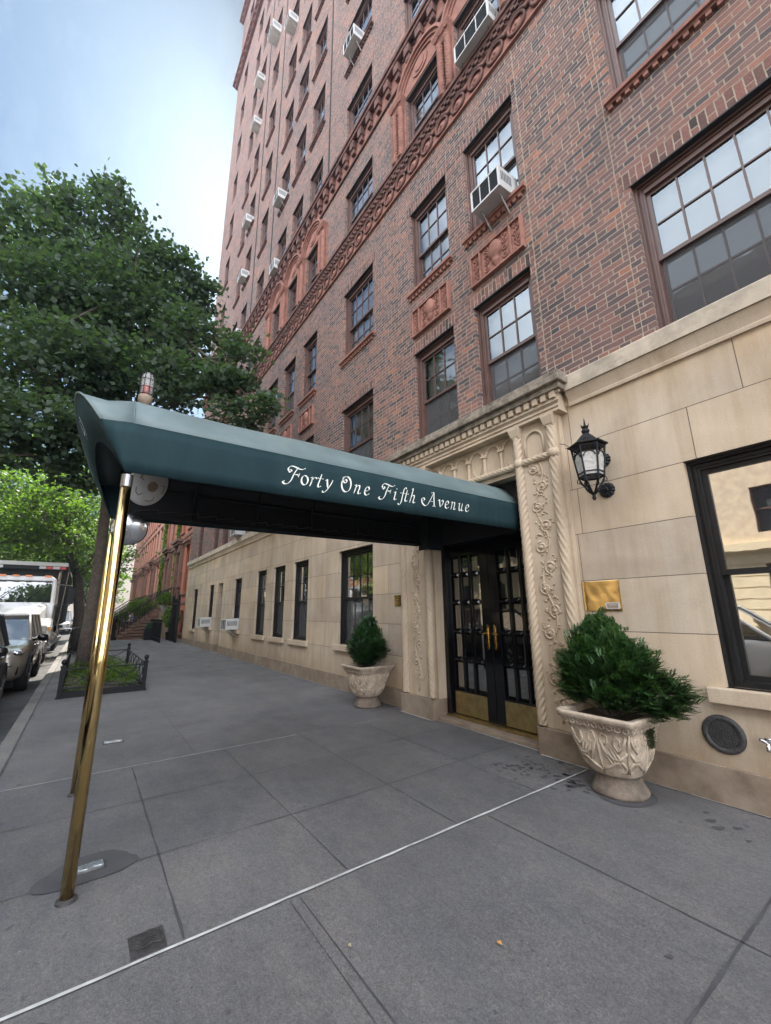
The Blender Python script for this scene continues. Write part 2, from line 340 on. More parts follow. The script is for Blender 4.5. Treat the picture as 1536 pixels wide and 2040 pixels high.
# asphalt, pavement
t = NT('asphalt'); n = t.ramp(t.noise(2.2, 7, .65), [(.35, (.035, .036, .038)), (.62, (.075, .075, .076)), (.72, (.15, .15, .15))]); sp_ = t.ramp(t.noise(160, 3, .7), [(.35, (.6,)*3), (.7, (1.5,)*3)])
t.bump(t.noise(170, 3, .7), .5, .006); M['asphalt'] = t.set(t.mix(1.0, n, sp_, 'MULTIPLY'), .8, 0, .4)
def pave(name, base=(.114, .110, .109)):
    t = NT(name)
    big = t.ramp(t.noise(.45, 7, .62, dist=.4), [(.3, tuple(x*.80 for x in base)), (.7, tuple(x*1.2 for x in base))])
    st = t.ramp(t.noise(1.8, 9, .72, vec=t.pos((1, 2.2, 1))), [(.3, (.82, .84, .9)), (.55, (1, 1, 1)), (.8, (1.2, 1.14, 1.04))]); c = t.mix(1.0, big, st, 'MULTIPLY')
    b = t.n('ShaderNodeTexBrick', offset=0); b.inputs['Scale'].default_value = 1; b.inputs['Brick Width'].default_value = .99; b.inputs['Row Height'].default_value = .95; b.inputs['Mortar Size'].default_value = 0
    b.inputs['Color1'].default_value = (.93, .94, .96, 1); b.inputs['Color2'].default_value = (1.07, 1.06, 1.04, 1); g0 = t.n('ShaderNodeVectorMath', operation='ADD'); g0.inputs[1].default_value = (-.49+9.9, .05+.95*8, 0); t.l(t.pos(), g0.inputs[0]); t.l(g0.outputs[0], b.inputs['Vector']); c = t.mix(1.0, c, b.outputs['Color'], 'MULTIPLY')
    for sc_, lo, hi in ((230, .70, 1.3), (95, .70, 1.3), (38, .82, 1.2), (12, .92, 1.09)):
        c = t.mix(1.0, c, t.ramp(t.noise(sc_, 3, .75), [(.32, (lo,)*3), (.68, (hi,)*3)]), 'MULTIPLY')
    c = t.mix(1.0, c, t.ramp(t.noise(42, 2, .5), [(.28, (.62,)*3), (.33, (1,)*3), (.735, (1,)*3), (.76, (1.5, 1.45, 1.4))]), 'MULTIPLY')
    spots = t.ramp(t.noise(9, 2, .4), [(.735, (1,)*3), (.76, (.66,)*3)]); c = t.mix(1.0, c, spots, 'MULTIPLY')
    dk = t.ramp(t.noise(.7, 6, .6), [(.5, (1.05,)*3), (.7, (.88, .89, .92))]); c = t.mix(1.0, c, dk, 'MULTIPLY')
    t.bump(t.math('ADD', t.noise(150, 3, .7), t.math('MULTIPLY', t.noise(6, 4), 1.4)), .35, .006)
    return t.set(c, t.ramp(t.noise(1.4, 5), [(.35, (.5,)*3), (.65, (.78,)*3)]), 0, .4)
M['pave'] = pave('concrete pavement'); M['kerb'] = pave('bluestone kerb', (.15, .142, .132)); M['joint'] = plain('dark joint', (.058, .057, .06), .9, var=.3, scale=6)
M['wet'] = plain('wet concrete', (.072, .070, .073), .8, var=.15, scale=6, spec=.3)
# ------------------------------------------------------------------ setting: ground
YK = -5.06
mb = MB(); mb.quad((-400, YK+.02, -.012), (60, YK+.02, -.012), (60, 30, -.012), (-400, 30, -.012)); mb.build('ground', M['pave'], fixn=False); tag(bpy.data.objects['ground'], kind='structure')
mb = MB(); mb.box(-300, 40, YK+.165, 12, -.3, 0); sidewalk = tag(mb.build('sidewalk', M['pave']), kind='structure')
mb = MB(); xs = [40-2.45*i for i in range(140)]
for a, b in zip(xs[:-1], xs[1:]): mb.box(b+.004, a-.004, YK, YK+.158, -.3, -.002+random.uniform(-.003, .003))
tag(mb.build('kerb', M['kerb'], bevel=.012), kind='structure')
mb = MB(); mb.quad((-400, -14.2, -.13), (60, -14.2, -.13), (60, YK+.05, -.13), (-400, YK+.05, -.13)); tag(mb.build('road', M['asphalt'], fixn=False), kind='structure')
mb = MB(); mb.box(-300, 40, -18, -14.2, -.3, 0); tag(mb.build('far_sidewalk', M['pave']), kind='structure')
# scored joints (dark) and white sealed joints
def strip(mb, pts, w, z, jit=.0):
    P = [Vector((p[0], p[1], z)) for p in pts]; Q = []
    for a, b in zip(P[:-1], P[1:]):
        k = max(1, int((b-a).length/.12)); Q += [a.lerp(b, i/k) for i in range(k)]
    Q.append(P[-1]); Lq = []; Rq = []
    for i, p in enumerate(Q):
        d = (Q[min(i+1, len(Q)-1)]-Q[max(i-1, 0)]).normalized(); n = Vector((-d.y, d.x, 0)); ww = w*(1+random.uniform(-jit, jit)); o = n*random.uniform(-jit, jit)*w*.4
        Lq.append(p+n*ww/2+o); Rq.append(p-n*ww/2+o)
    for i in range(len(Q)-1): mb.quad(Lq[i], Rq[i], Rq[i+1], Lq[i+1])
mb = MB()
for y in (-1.0, -1.96, -2.9, -3.82): strip(mb, [(-5.37, y), (-2.56, y)], .007 if y > -3.5 else .012, .004, .5)
for x in (-3.46, -4.45): strip(mb, [(x, -4.88), (x+.03, -2.5), (x-.03, -.12)], .006, .004, .45)
strip(mb, [(-2.5, -1.68), (9, -1.66)], .007, .004, .45); strip(mb, [(-2.5, -3.24), (9, -3.27)], .007, .004, .4); strip(mb, [(-2.5, -3.30), (9, -3.33)], .005, .004, .5)
strip(mb, [(-.95, -4.88), (-.95, -.04)], .012, .004, .5)
for x in (-6.85, -8.4, -9.9, -12.3, -14.8, -17.3, -19.9, -22.6, -25.4, -28.5): strip(mb, [(x, -4.88), (x, -.1)], .006, .004, .4)
for y in (-1.6, -3.2): strip(mb, [(-5.44, y), (-32, y)], .005, .004, .4)
strip(mb, [(30, -4.895), (-60, -4.895)], .018, .004, .4)
o = tag(mb.build('sidewalk_joint', M['joint'], sidewalk, fixn=False))
mb = MB(); strip(mb, [(-2.53, -.17), (-2.53, -4.87)], .018, .008, .25); strip(mb, [(-5.4, -2.0), (-5.4, -4.87)], .011, .008, .35); strip(mb, [(-5.38, -.75), (-5.37, -1.15)], .008, .008, .4)
strip(mb, [(-2.53, -.165), (-3.06, -.165)], .022, .008, .25); strip(mb, [(-2.46, -.014), (9, -.014)], .03, .008, .2); strip(mb, [(-5.62, -.014), (-25.1, -.014)], .03, .008, .2)
strip(mb, [(-4.85, -.165), (-5.6, -.165)], .022, .008, .2); strip(mb, [(-4.83, -.08), (-3.08, -.08)], .014, .008, .4)
mb.build('white_joint_line', M['sealant'], sidewalk, fixn=False)
# wet stains
mb = MB()
def blot(x, y, rx, ry, rz=0, z=.0055, k=22, j=.12):
    pts = []
    ph = random.uniform(0, 6)
    for i in range(k):
        a = 2*PI*i/k; r = 1+j*math.sin(3*a+ph)+random.uniform(-j, j)*.4; u, v = rx*r*math.cos(a), ry*r*math.sin(a)
        pts.append((x+u*math.cos(rz)-v*math.sin(rz), y+u*math.sin(rz)+v*math.cos(rz), z))
    mb.add(pts, [tuple(range(k))])
blot(-3.52, -4.2, .17, .27, .1); blot(-2.33, -4.42, .10, .12)
for i in range(46):
    a = random.gauss(0, 1); b = random.gauss(0, 1); blot(-2.86+a*.16+.5*(b*.1), -.62+b*.17, random.uniform(.01, .038), random.uniform(.008, .024), random.uniform(0, 3), k=9, j=.2)
for i in range(26): blot(-2.42+random.gauss(0, .07), -.66+random.gauss(0, .1), random.uniform(.01, .035), random.uniform(.008, .022), 0, k=9, j=.2)
for x, y, r in ((-1.45, -.42, .04), (-1.38, -.5, .045), (-1.3, -.4, .035), (-1.2, -.55, .02), (-1.1, -.3, .04), (-1.52, -.3, .025), (-1.12, -2.05, .02)): blot(x, y, r, r*.6, 1, k=11, j=.2)
blot(-2.06, -.46, .25, .24, z=.0050, k=30, j=.05)
mb.build('wet_stain', M['wet'], sidewalk, fixn=False)
# ------------------------------------------------------------------ apartment building
BX0, BX1, BH = -25.1, 6.5, 55.0
bld = empty('apartment_building', (-9, 0, 0), 'tall red brick apartment building with limestone ground floor and green entrance canopy', 'building')
HEADS = {2: 6.21, 3: 9.47, 4: 12.72, 5: 16.02, 6: 19.38, 7: 22.74}
for k in range(8, 17): HEADS[k] = 22.74+3.34*(k-7)
COLS = {'D': (-1.33, .42), 'B': (-3.69, -2.66), 'A': (-5.18, -4.15), 'C': (-7.9, -6.57), 'T3': (-10.4, -9.45), 'T2': (-11.93, -10.97), 'T1': (-13.42, -12.48),
        'E1': (-15.92, -14.97), 'E2': (-18.3, -17.35), 'E3': (-19.85, -18.95), 'E4': (-23.15, -22.15)}
def wallgrid(mb, x0, x1, z0, z1, holes, y=0, depth=.2, back=True):
    xs = sorted({x0, x1} | {a for h in holes for a in h[:2]}); zs = sorted({z0, z1} | {a for h in holes for a in h[2:]})
    for i in range(len(xs)-1):
        for j in range(len(zs)-1):
            a, b, c, d = xs[i], xs[i+1], zs[j], zs[j+1]; mx_, mz_ = (a+b)/2, (c+d)/2
            if any(h[0] < mx_ < h[1] and h[2] < mz_ < h[3] for h in holes): continue
            mb.quad((a, y, c), (b, y, c), (b, y, d), (a, y, d))
    for a, b, c, d in holes:
        mb.quad((a, y, c), (a, y+depth, c), (a, y+depth, d), (a, y, d)); mb.quad((b, y, c), (b, y, d), (b, y+depth, d), (b, y+depth, c))
        mb.quad((a, y, d), (a, y+depth, d), (b, y+depth, d), (b, y, d))
        if c > .281: mb.quad((a, y, c), (b, y, c), (b, y+depth, c), (a, y+depth, c))
GF = {'D': (-1.33, .42, .90, 2.89), 'C': (-7.95, -6.6, .88, 2.83), 'T3': (-10.42, -9.5, .86, 2.83), 'T2': (-11.9, -11.0, .86, 2.83), 'T1': (-13.4, -12.5, .86, 2.83),
      'E1': (-15.9, -15.0, .95, 2.75), 'E3': (-18.25-1.55, -18.95, .95, 2.73), 'E4': (-23.1, -22.15, .78, 2.7), 'DR': (-18.25, -17.5, .03, 2.72)}
DOOR = (-4.83, -3.08, 0, 3.32)
mb = MB(); wallgrid(mb, BX0, BX1, .28, 3.93, [tuple(v) if k != 'DR' else (v[0], v[1], .28, v[3]) for k, v in GF.items()]+[(DOOR[0], DOOR[1], .28, DOOR[3])], depth=.4)
mb.quad((BX0, 0, .28), (BX0, 0, 3.93), (BX0, 16, 3.93), (BX0, 16, .28)); mb.quad((BX1, 0, .28), (BX1, 16, .28), (BX1, 16, 3.93), (BX1, 0, 3.93))
mb.build('stone_wall', M['stone'], bld, fixn=False)
mb = MB()
for a, b in ((BX0-.02, -18.25), (-17.5, -5.56), (-2.5, BX1+.02)): mb = MB(); mb.box(a, b, -.022, .3, 0, .285); mb.build('plinth', M['plinth'], bld, bevel=.008)
wins = []
for k, h in HEADS.items():
    for c, (a, b) in COLS.items():
        if k == 2: z0 = 4.32 if c in 'D' else (4.36 if c in 'AB' else 4.32)
        elif k == 4: z0 = 11.12
        else: z0 = h-1.93
        wins.append((k, c, a, b, z0, h))
mb = MB(); wallgrid(mb, BX0, BX1, 4.3, BH, [w[2:] for w in wins if w[0] <= 15], depth=.24)
mb.quad((BX0, 0, 4.3), (BX0, 0, BH), (BX0, 16, BH), (BX0, 16, 4.3)); mb.quad((BX1, 0, 4.3), (BX1, 16, 4.3), (BX1, 16, BH), (BX1, 0, BH)); mb.quad((BX0, 0, BH), (BX1, 0, BH), (BX1, 16, BH), (BX0, 16, BH)); mb.quad((BX0, 16, 0), (BX0, 16, BH), (BX1, 16, BH), (BX1, 16, 0))
mb.build('brick_wall', M['brick'], bld, fixn=False)
mb = MB(); mb.box(BX0+.05, BX1-.05, .45, .5, 0, BH-.1); mb.build('interior_wall', M['room'], bld)
# belt course
for a, b in ((BX0-.06, -5.62), (-2.34, BX1+.06)):
    mb = MB(); mb2 = MB()
    prof = [(-.02, 4.076), (-.10, 4.078), (-.10, 4.255), (-.09, 4.27), (0, 4.315)]; prof2 = [(0, 3.9), (-.03, 3.9), (-.035, 3.93), (-.03, 3.945), (-.035, 3.96), (-.05, 4.0), (-.075, 4.055), (-.085, 4.072), (0, 4.075)]
    nseg = max(1, int((b-a)/2.3)); w = (b-a)/nseg
    for i in range(nseg): mb.loft([[(x, y, z) for y, z in prof] for x in (a+i*w+.003, a+(i+1)*w-.003)]); mb2.loft([[(x, y, z) for y, z in prof2] for x in (a+i*w+.002, a+(i+1)*w-.002)])
    mb.build('belt_course', M['belt'], bld); mb2.build('belt_moulding', M['stone_plain'], bld)
mb = MB(); mb.box(BX0-.04, BX1, -.006, .1, 3.93, 4.3); mb.build('belt_backing', M['stone_plain'], bld)
# brick lintels (soldier courses) 3 mm proud
mb = MB()
for k, c, a, b, z0, h in wins:
    if k in (4,) or not (k <= 9): continue
    if in_frame((a+b)/2, 0, h, 60): mb = MB(); mb.box(a-.10, b+.10, -.004, .05, h+.002, h+.215); mb.build('brick_lintel', M['soldier'], bld)
mb = MB()
pm_ = plain('pale mortar', (.34, .28, .21), .9)
for x in (-1.46, -2.57): mb = MB(); mb.box(x-.004, x+.004, -.0035, .02, 4.32, 10.3); mb.build('movement_joint', pm_, bld)
# windows ----------------------------------------------------------------
cache = {}
def win_meshes(w, h, nx, style):
    key = (round(w, 2), round(h, 2), nx, style)
    if key in cache: return cache[key]
    fm = M['blackframe'] if style != 'b' else M['wood']; sm = M['blackframe'] if style != 'b' else M['wood_hi']
    d = .11; fw = .09
    fr = MB()   # stepped casing
    for (x0, x1, z0, z1) in ((0, fw, 0, h), (w-fw, w, 0, h), (fw, w-fw, h-fw, h), (fw, w-fw, 0, .05)):
        fr.box(x0, x1, d-.01, d+.10, z0, z1)
    e = .03
    for (x0, x1, z0, z1) in ((0, e, 0, h), (w-e, w, 0, h), (e, w-e, h-e, h)): fr.box(x0, x1, d-.045, d+.0, z0, z1)
    for (x0, x1, z0, z1) in ((.052, .066, .05, h-.066), (w-.066, w-.052, .05, h-.066), (.052, w-.052, h-.066, h-.052)): fr.box(x0, x1, d-.024, d, z0, z1)
    if style == 'b': fr.box(fw, w-fw, d-.02, d+.02, h-fw-.045, h-fw)
    top = h-fw-(.045 if style == 'b' else 0); mid = .05+(top-.05)*.485
    def sash(x0, x1, z0, z1, y, nx, nz, st=.042):
        s = MB()
        s.box(x0, x0+st, y, y+.04, z0, z1); s.box(x1-st, x1, y, y+.04, z0, z1); s.box(x0+st, x1-st, y, y+.04, z1-st, z1); s.box(x0+st, x1-st, y, y+.04, z0, z0+st*1.1)
        gx0, gx1, gz0, gz1 = x0+st, x1-st, z0+st*1.1, z1-st
        for i in range(1, nx): xx = gx0+(gx1-gx0)*i/nx; s.box(xx-.009, xx+.009, y+.004, y+.034, gz0, gz1)
        for i in range(1, nz):
            zz = gz0+(gz1-gz0)*i/nz
            for q in range(nx):
                xa = gx0+(gx1-gx0)*q/nx+.009; xb = gx0+(gx1-gx0)*(q+1)/nx-.009; s.box(xa, xb, y+.005, y+.033, zz-.009, zz+.009)
        p = MB().quad((gx0, y+.02, gz0), (gx1, y+.02, gz0), (gx1, y+.02, gz1), (gx0, y+.02, gz1))
        return s, p
    mx_ = 1 if style == 'g1' else nx; nz = 1 if style == 'g1' else 2
    us, upn = sash(fw, w-fw, mid-.02, top, d+.015, mx_, nz); ls, lp = sash(fw, w-fw, .05, mid+.022, d+.058, mx_, nz)
    def me(mb, name, mat, smooth=False):
        o = mb.build(name, mat, None, fixn=len(mb.f) > 1); m_ = o.data; bpy.data.objects.remove(o); return m_
    gl = M['glass'] if style == 'b' else (M['glass_mirror'] if style == 'g1' else M['glass_dark'])
    r = dict(frame=me(fr, 'window', fm), us=me(us, 'upper_sash', sm), ls=me(ls, 'lower_sash', sm), up=me(upn, 'upper_pane', gl), lp=me(lp, 'lower_pane', gl), w=w, h=h, mid=mid, top=top, d=d)
    for nm, mt in (('shade', 'shade'), ('shade2', 'shade2'), ('curtain', 'curtain'), ('room', 'room')):
        r[nm+'u'] = me(MB().quad((fw, d+.13, mid), (w-fw, d+.13, mid), (w-fw, d+.13, top), (fw, d+.13, top)), nm, M[mt])
        r[nm+'l'] = me(MB().quad((fw, d+.135, .05), (w-fw, d+.135, .05), (w-fw, d+.135, mid), (fw, d+.135, mid)), nm, M[mt])
    r['lintel'] = me(MB().box(-.02, w+.02, -.006, .08, h-.012, h+.004), 'steel_lintel', M['soot'])
    r['screen'] = me(MB().quad((fw+.02, d+.05, .06), (w-fw-.02, d+.05, .06), (w-fw-.02, d+.05, mid-.02), (fw+.02, d+.05, mid-.02)), 'screen', M['screen'])
    cache[key] = r; return r
def ob(name, mesh, parent, loc=(0, 0, 0)):
    o = bpy.data.objects.new(name, mesh); COL.objects.link(o); o.parent = parent; o.location = loc; return o
def place_window(a, b, z0, z1, style, nx, up='shade', lo='screen'):
    r = win_meshes(b-a, z1-z0, nx, style)
    f = ob('window', r['frame'], bld, Vector((a, 0, z0))-bld.location)
    if style == 'b': ob('steel_lintel', r['lintel'], f)
    ob('upper_sash', r['us'], f); ob('lower_sash', r['ls'], f); ob('upper_pane', r['up'], f); ob('lower_pane', r['lp'], f)
    ob('shade', r[up+'u'], f)
    if lo == 'screen': ob('screen', r['screen'], f); ob('shade', r['shade2l'], f)
    else: ob('shade', r[lo+'l'], f)
    return f
wrnd = random.Random(5); nwin = 0; vis = []
for w in sorted(wins, key=lambda w: w[0]):
    k, c, a, b, z0, h = w
    if k > 15 or not any(in_frame(x, 0, z, 40) for x in (a, b) for z in (z0, h)): continue
    vis.append(w)
print('visible windows', len(vis))
for k, c, a, b, z0, h in vis[:100]:
    nx = {'D': 6, 'C': 4}.get(c, 3); q = wrnd.random()
    upm = 'shade' if q < .7 else 'shade2'; lo = 'screen' if wrnd.random() < .55 else ('shade' if wrnd.random() < .5 else 'shade2')
    if k == 2: upm, lo = 'shade' if c == 'D' else 'shade2', 'screen'
    if (k, c) in ((3, 'A'), (3, 'B'), (2, 'B')): upm = 'shade'
    if (k, c) in ((3, 'A'), (3, 'C')): lo = 'shade'
    if (k, c) == (3, 'D'): upm, lo = 'shade', 'screen'
    place_window(a, b, z0, h, 'b', nx, upm, lo)
if len(vis) > 100:
    fr = MB(); 
    for k, c, a, b, z0, h in vis[100:]:
        fr.box(a, a+.09, .1, .2, z0, h); fr.box(b-.09, b, .1, .2, z0, h); fr.box(a+.09, b-.09, .1, .2, h-.13, h); fr.box(a+.09, b-.09, .1, .2, z0, z0+.09); fr.box(a+.09, b-.09, .12, .2, (z0+h)/2-.03, (z0+h)/2+.03)
    uf = fr.build('window_rows', M['wood'], bld); uf['kind'] = 'stuff'
    p = MB()
    for k, c, a, b, z0, h in vis[100:]: p.quad((a+.09, .17, z0+.09), (b-.09, .17, z0+.09), (b-.09, .17, h-.13), (a+.09, .17, h-.13))
    p.build('pane', M['glass_dark'], uf, fixn=False)
for c, (a, b, z0, z1) in GF.items():
    if c == 'DR': continue
    if c == 'D': place_window(a, b, z0, z1, 'g1', 1, 'room', 'room')
    else: place_window(a, b, z0, z1, 'g', 4 if c == 'C' else 3, 'curtain' if c in ('C', 'T3', 'T2', 'T1') else 'room', 'screen')
    m_ = MB(); e = .1 if c != 'D' else .12; m_.box(a-e, b+e, -.075, .1, z0-.125, z0-.0); m_.box(a+.002, b-.002, .10, .14, z0, z0+.02)
    m_.build('window_sill', M['stone_plain'], bld, bevel=.012)
a, b, z0, z1 = GF['DR']; mb = MB(); mb.box(a, b, .2, .26, z0, z1); mb.build('service_door', M['black'], bld)
# terracotta sills with dentils
for k, c, a, b, z0, h in vis:
    if k in (2, 4) or k > 8: continue
    m_ = MB(); m_.box(a-.09, b+.09, -.085, .1, z0-.05, z0+.004); m_.box(a-.075, b+.075, -.05, .02, z0-.08, z0-.05)
    n_ = int((b-a+.12)/.095)
    for i in range(n_): xx = a-.06+i*(b-a+.12)/n_; m_.box(xx, xx+.05, -.045, .0, z0-.135, z0-.08)
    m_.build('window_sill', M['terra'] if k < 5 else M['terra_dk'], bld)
# carved panels under 3rd floor windows ---------------------------------------
def scroll(mb, cx, cz, y, r, turns=1.6, a0=0, hand=1, tr=.012, mapf=None, n=5):
    pts = []
    for i in range(int(14*turns)+1):
        t_ = i/(14*turns); a = a0+hand*t_*turns*2*PI; rr = r*(1-.86*t_); pts.append((cx+rr*math.cos(a), y, cz+rr*math.sin(a)))
    if mapf: pts = [mapf(p) for p in pts]
    mb.tube(pts, [tr*(1-.4*i/len(pts)) for i in range(len(pts))], n)
def carved_panel(a, b, z0, z1):
    m_ = MB(); m_.box(a, b, -.03, .02, z0, z1); e = .035
    for (x0, x1, u0, u1) in ((a, a+e, z0, z1), (b-e, b, z0, z1), (a+e, b-e, z0, z0+e), (a+e, b-e, z1-e, z1)): m_.box(x0, x1, -.07, -.031, u0, u1)
    q = (b-a)*.21
    for x in (a+q, b-q): m_.box(x-.014, x+.014, -.07, -.031, z0+e, z1-e)
    f = m_.build('carved_panel', M['terra'], bld, bevel=.006)
    r_ = MB(); cx = (a+b)/2; cz = (z0+z1)/2; hh = (z1-z0)/2-e
    sh = []                                             # shield boss
    for i in range(17):
        t_ = i/16; wv_ = math.sin(PI*min(1, t_*1.18+.1))**.7 if t_ < .75 else max(0, (1-t_)/.25)*.62; sh.append((wv_*.13, cz+hh*.92*(1-2*t_)))
    rings = [[(cx+w_*math.cos(th), -.03-.075*math.sin(th)*min(1, w_*9), z) for th in [PI*j/10 for j in range(11)]] for w_, z in sh]
    r_.loft(rings, closed=False, cap=False)
    for s_ in (-1, 1):
        for kz in (-.62, -.1, .42, .8): scroll(r_, cx+s_*(.13+.05), cz+hh*kz, -.035, .052, 1.4, PI/2, s_, .014)
        xx = (a+q/2+.01) if s_ < 0 else (b-q/2-.01)
        for i in range(7):
            zz = cz+hh*(-.85+i*.283); scroll(r_, xx+(.02 if i % 2 else -.02), zz, -.036, .036, 1.2, i, 1 if i % 2 else -1, .011)
            r_.lathe([(.001, .014), (.018, .008), (.02, 0)], (xx-(.02 if i % 2 else -.02), -.034, zz+.03), 8, Matrix.Rotation(PI/2, 4, 'X'))
    r_.build('relief', M['terra'], f, smooth=True)
for c in ('A', 'B', 'T3', 'T2', 'T1'):
    a, b = COLS[c]; carved_panel(a+.02, b-.02, 6.53, 7.10)
# small carved stain ------ rosette frieze at 4th floor line
mb = MB(); mb.box(BX0-.02, BX1, -.03, .03, 10.36, 10.84); mb.box(BX0-.03, BX1, -.05, .0, 10.355, 10.385)
mb.build('frieze_band', M['terra'], bld)
mb = MB(); rr_ = MB(); x = BX1-.3; i = 0
while x > BX0+.3:
    if x < 1.6:
        cz = 10.585; n_ = 18
        # wave ribbon above, ring medallion with rosette inside
        pts = [(x+.155*math.cos(2*PI*j/n_), -.05, cz+.155*math.sin(2*PI*j/n_)) for j in range(n_+1)]
        (mb.tube(pts, .026, 6, cap=False) if x > -17 else mb.tube(pts[::3], .026, 5, cap=False))
        if x > -17:
            s_ = [(x-.215+.43*j/14, -.056, cz+.02+.155*math.sin(PI*j/14)**.8+.02) for j in range(15)]; mb.tube(s_, .03, 6)
            rr_.lathe([(.001, .045), (.03, .04), (.035, .02), (.06, .03), (.085, .012), (.09, 0)], (x, -.03, cz), 10, Matrix.Rotation(PI/2, 4, 'X'))
    x -= .43
mb.build('frieze_wave', M['terra_dk'], bld, smooth=True); rr_.build('frieze_rosette', M['terra'], bld, smooth=True)
mb = MB(); mb.box(BX0-.08, BX1, -.125, .03, 11.05, 11.13); mb.box(BX0-.06, BX1, -.09, .03, 10.985, 11.05); mb.box(BX0-.03, BX1, -.045, .03, 10.84, 10.985)
x = 1.5
while x > BX0:
    mb.box(x-.035, x+.035, -.085, -.045, 10.92, 10.985); mb.box(x-.105, x-.035, -.085, -.045, 10.855, 10.92); x -= .14
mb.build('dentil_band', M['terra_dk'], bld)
# modillion cornice above the arches
mb = MB(); mb.box(BX0-.15, BX1, -.20, .03, 14.14, 14.26); mb.box(BX0-.12, BX1, -.16, .03, 14.04, 14.14); mb.box(BX0-.03, BX1, -.05, .03, 13.42, 13.5)
x = 1
while x > BX0:
    mb.box(x-.09, x+.09, -.14, .0, 13.78, 14.04); mb.box(x-.07, x+.07, -.10, .0, 13.62, 13.78); x -= .40
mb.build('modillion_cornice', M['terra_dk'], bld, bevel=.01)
mb = MB(); mb.box(BX0-.03, BX1, -.012, .03, 13.5, 14.04); mb.build('cornice_backing', M['terra'], bld)
# arched surrounds --------------------------------------------------------
def arcade(cs, half, cols, name='arched_surround'):
    g = MB(); zc = 12.82; ro = half+.06
    for cx in cs:
        for (r0, r1, y0) in ((half-.10, half-.03, -.05), (half-.03, half+.035, -.085), (half+.035, half+.09, -.13)):
            n_ = 22; a_ = [PI*j/n_ for j in range(n_+1)]
            ring = lambda r, y: [(cx+r*math.cos(t_), y, zc-.06+r*.98*math.sin(t_)) for t_ in a_]
            A, B, C_, D_ = ring(r0, 0), ring(r0, y0), ring(r1, y0), ring(r1, 0)
            for P, Q in ((A, B), (B, C_), (C_, D_)):
                for j in range(n_): g.quad(P[j], P[j+1], Q[j+1], Q[j])
        poly = [(half*.93*math.cos(PI*j/20), half*.93*math.sin(PI*j/20)) for j in range(21)]
        g.prism(poly, lambda u, v, cx=cx: (cx+u, -.02, zc-.06+v), lambda u, v, cx=cx: (cx+u, .03, zc-.06+v))
        poly = [(.24*math.cos(2*PI*j/24), .0+.22*math.sin(2*PI*j/24)) for j in range(24)]
        g.prism(poly, lambda u, v, cx=cx: (cx+u, -.045, zc+.26+v), lambda u, v, cx=cx: (cx+u, .0, zc+.26+v))
        g.prism([(u*.6, v*.7) for u, v in poly], lambda u, v, cx=cx: (cx+u, -.065, zc+.26+v), lambda u, v, cx=cx: (cx+u, .0, zc+.26+v))
    for cx in cols:
        g.box(cx-.22, cx+.22, -.03, .02, 11.13, 12.8)
    f = g.build(name, M['terra'], bld)
    for cx in cols:
        h_ = MB()
        h_.twist((cx-.10, -.075, 11.2), (cx-.10, -.075, 12.55), .08, 20, 3, .26, .24)
        h_.twist((cx+.10, -.075, 11.2), (cx+.10, -.075, 12.55), .078, 24, 5, .42, .28, -1)
        h_.lathe([(.085, 0), (.095, .03), (.075, .06)], (cx-.1, -.075, 11.14), 14); h_.lathe([(.085, 0), (.095, .03), (.075, .06)], (cx+.1, -.075, 11.14), 14)
        h_.build('twisted_column', M['terra'], f, smooth=True)
    for cx in cols:
        k_ = MB()
        k_.loft([[(cx+s_*a_, y_, z_) for s_, y_ in ((-1, 0), (-1, -d_), (1, -d_), (1, 0))] for a_, d_, z_ in ((.16, .1, 12.52), (.19, .14, 12.6), (.17, .12, 12.63), (.235, .19, 12.78), (.235, .19, 12.83))])
        for i in range(5): scroll(k_, cx-.16+i*.08, 12.68, -.16, .04, 1.3, 0, 1 if i % 2 else -1, .012)
        k_.build('capital', M['terra'], f, bevel=.008)
arcade([-4.665, -3.175], .70, [-5.42, -3.92, -2.43]); arcade([-9.925, -11.45, -12.95], .70, [-9.17, -10.69, -12.2, -13.7])
# upper string courses
for z in (41.3, 48.6):
    mb = MB(); mb.box(BX0-.45, BX1, -.32, .03, z, z+.35); mb.box(BX0-.25, BX1, -.18, .03, z-.4, z)
    for i in range(60): mb.box(BX0+.1+i*.5, BX0+.3+i*.5, -.26, -.02, z-.25, z)
    mb.build('upper_cornice', M['terra_dk'], bld)
mb = MB(); mb.quad((BX0-.12, -.02, 41.5), (BX0-.12, 16, 41.5), (BX0-.12, 16, BH), (BX0-.12, -.02, BH)); mb.quad((BX0-.12, -.02, 41.5), (BX0+.5, -.02, 41.5), (BX0+.5, -.02, BH), (BX0-.12, -.02, BH)); mb.build('corner_pier', M['brick'], bld, fixn=False)
# drainpipe like seams on the facade far up
mb = MB()
for x, z0, z1 in ((-14.2, 14.4, 46), (-16.6, 14.4, 46), (-9.0, 14.4, 40)): mb.box(x-.02, x+.02, -.03, 0, z0, z1)
mb.build('cable_run', M['soot'], bld)
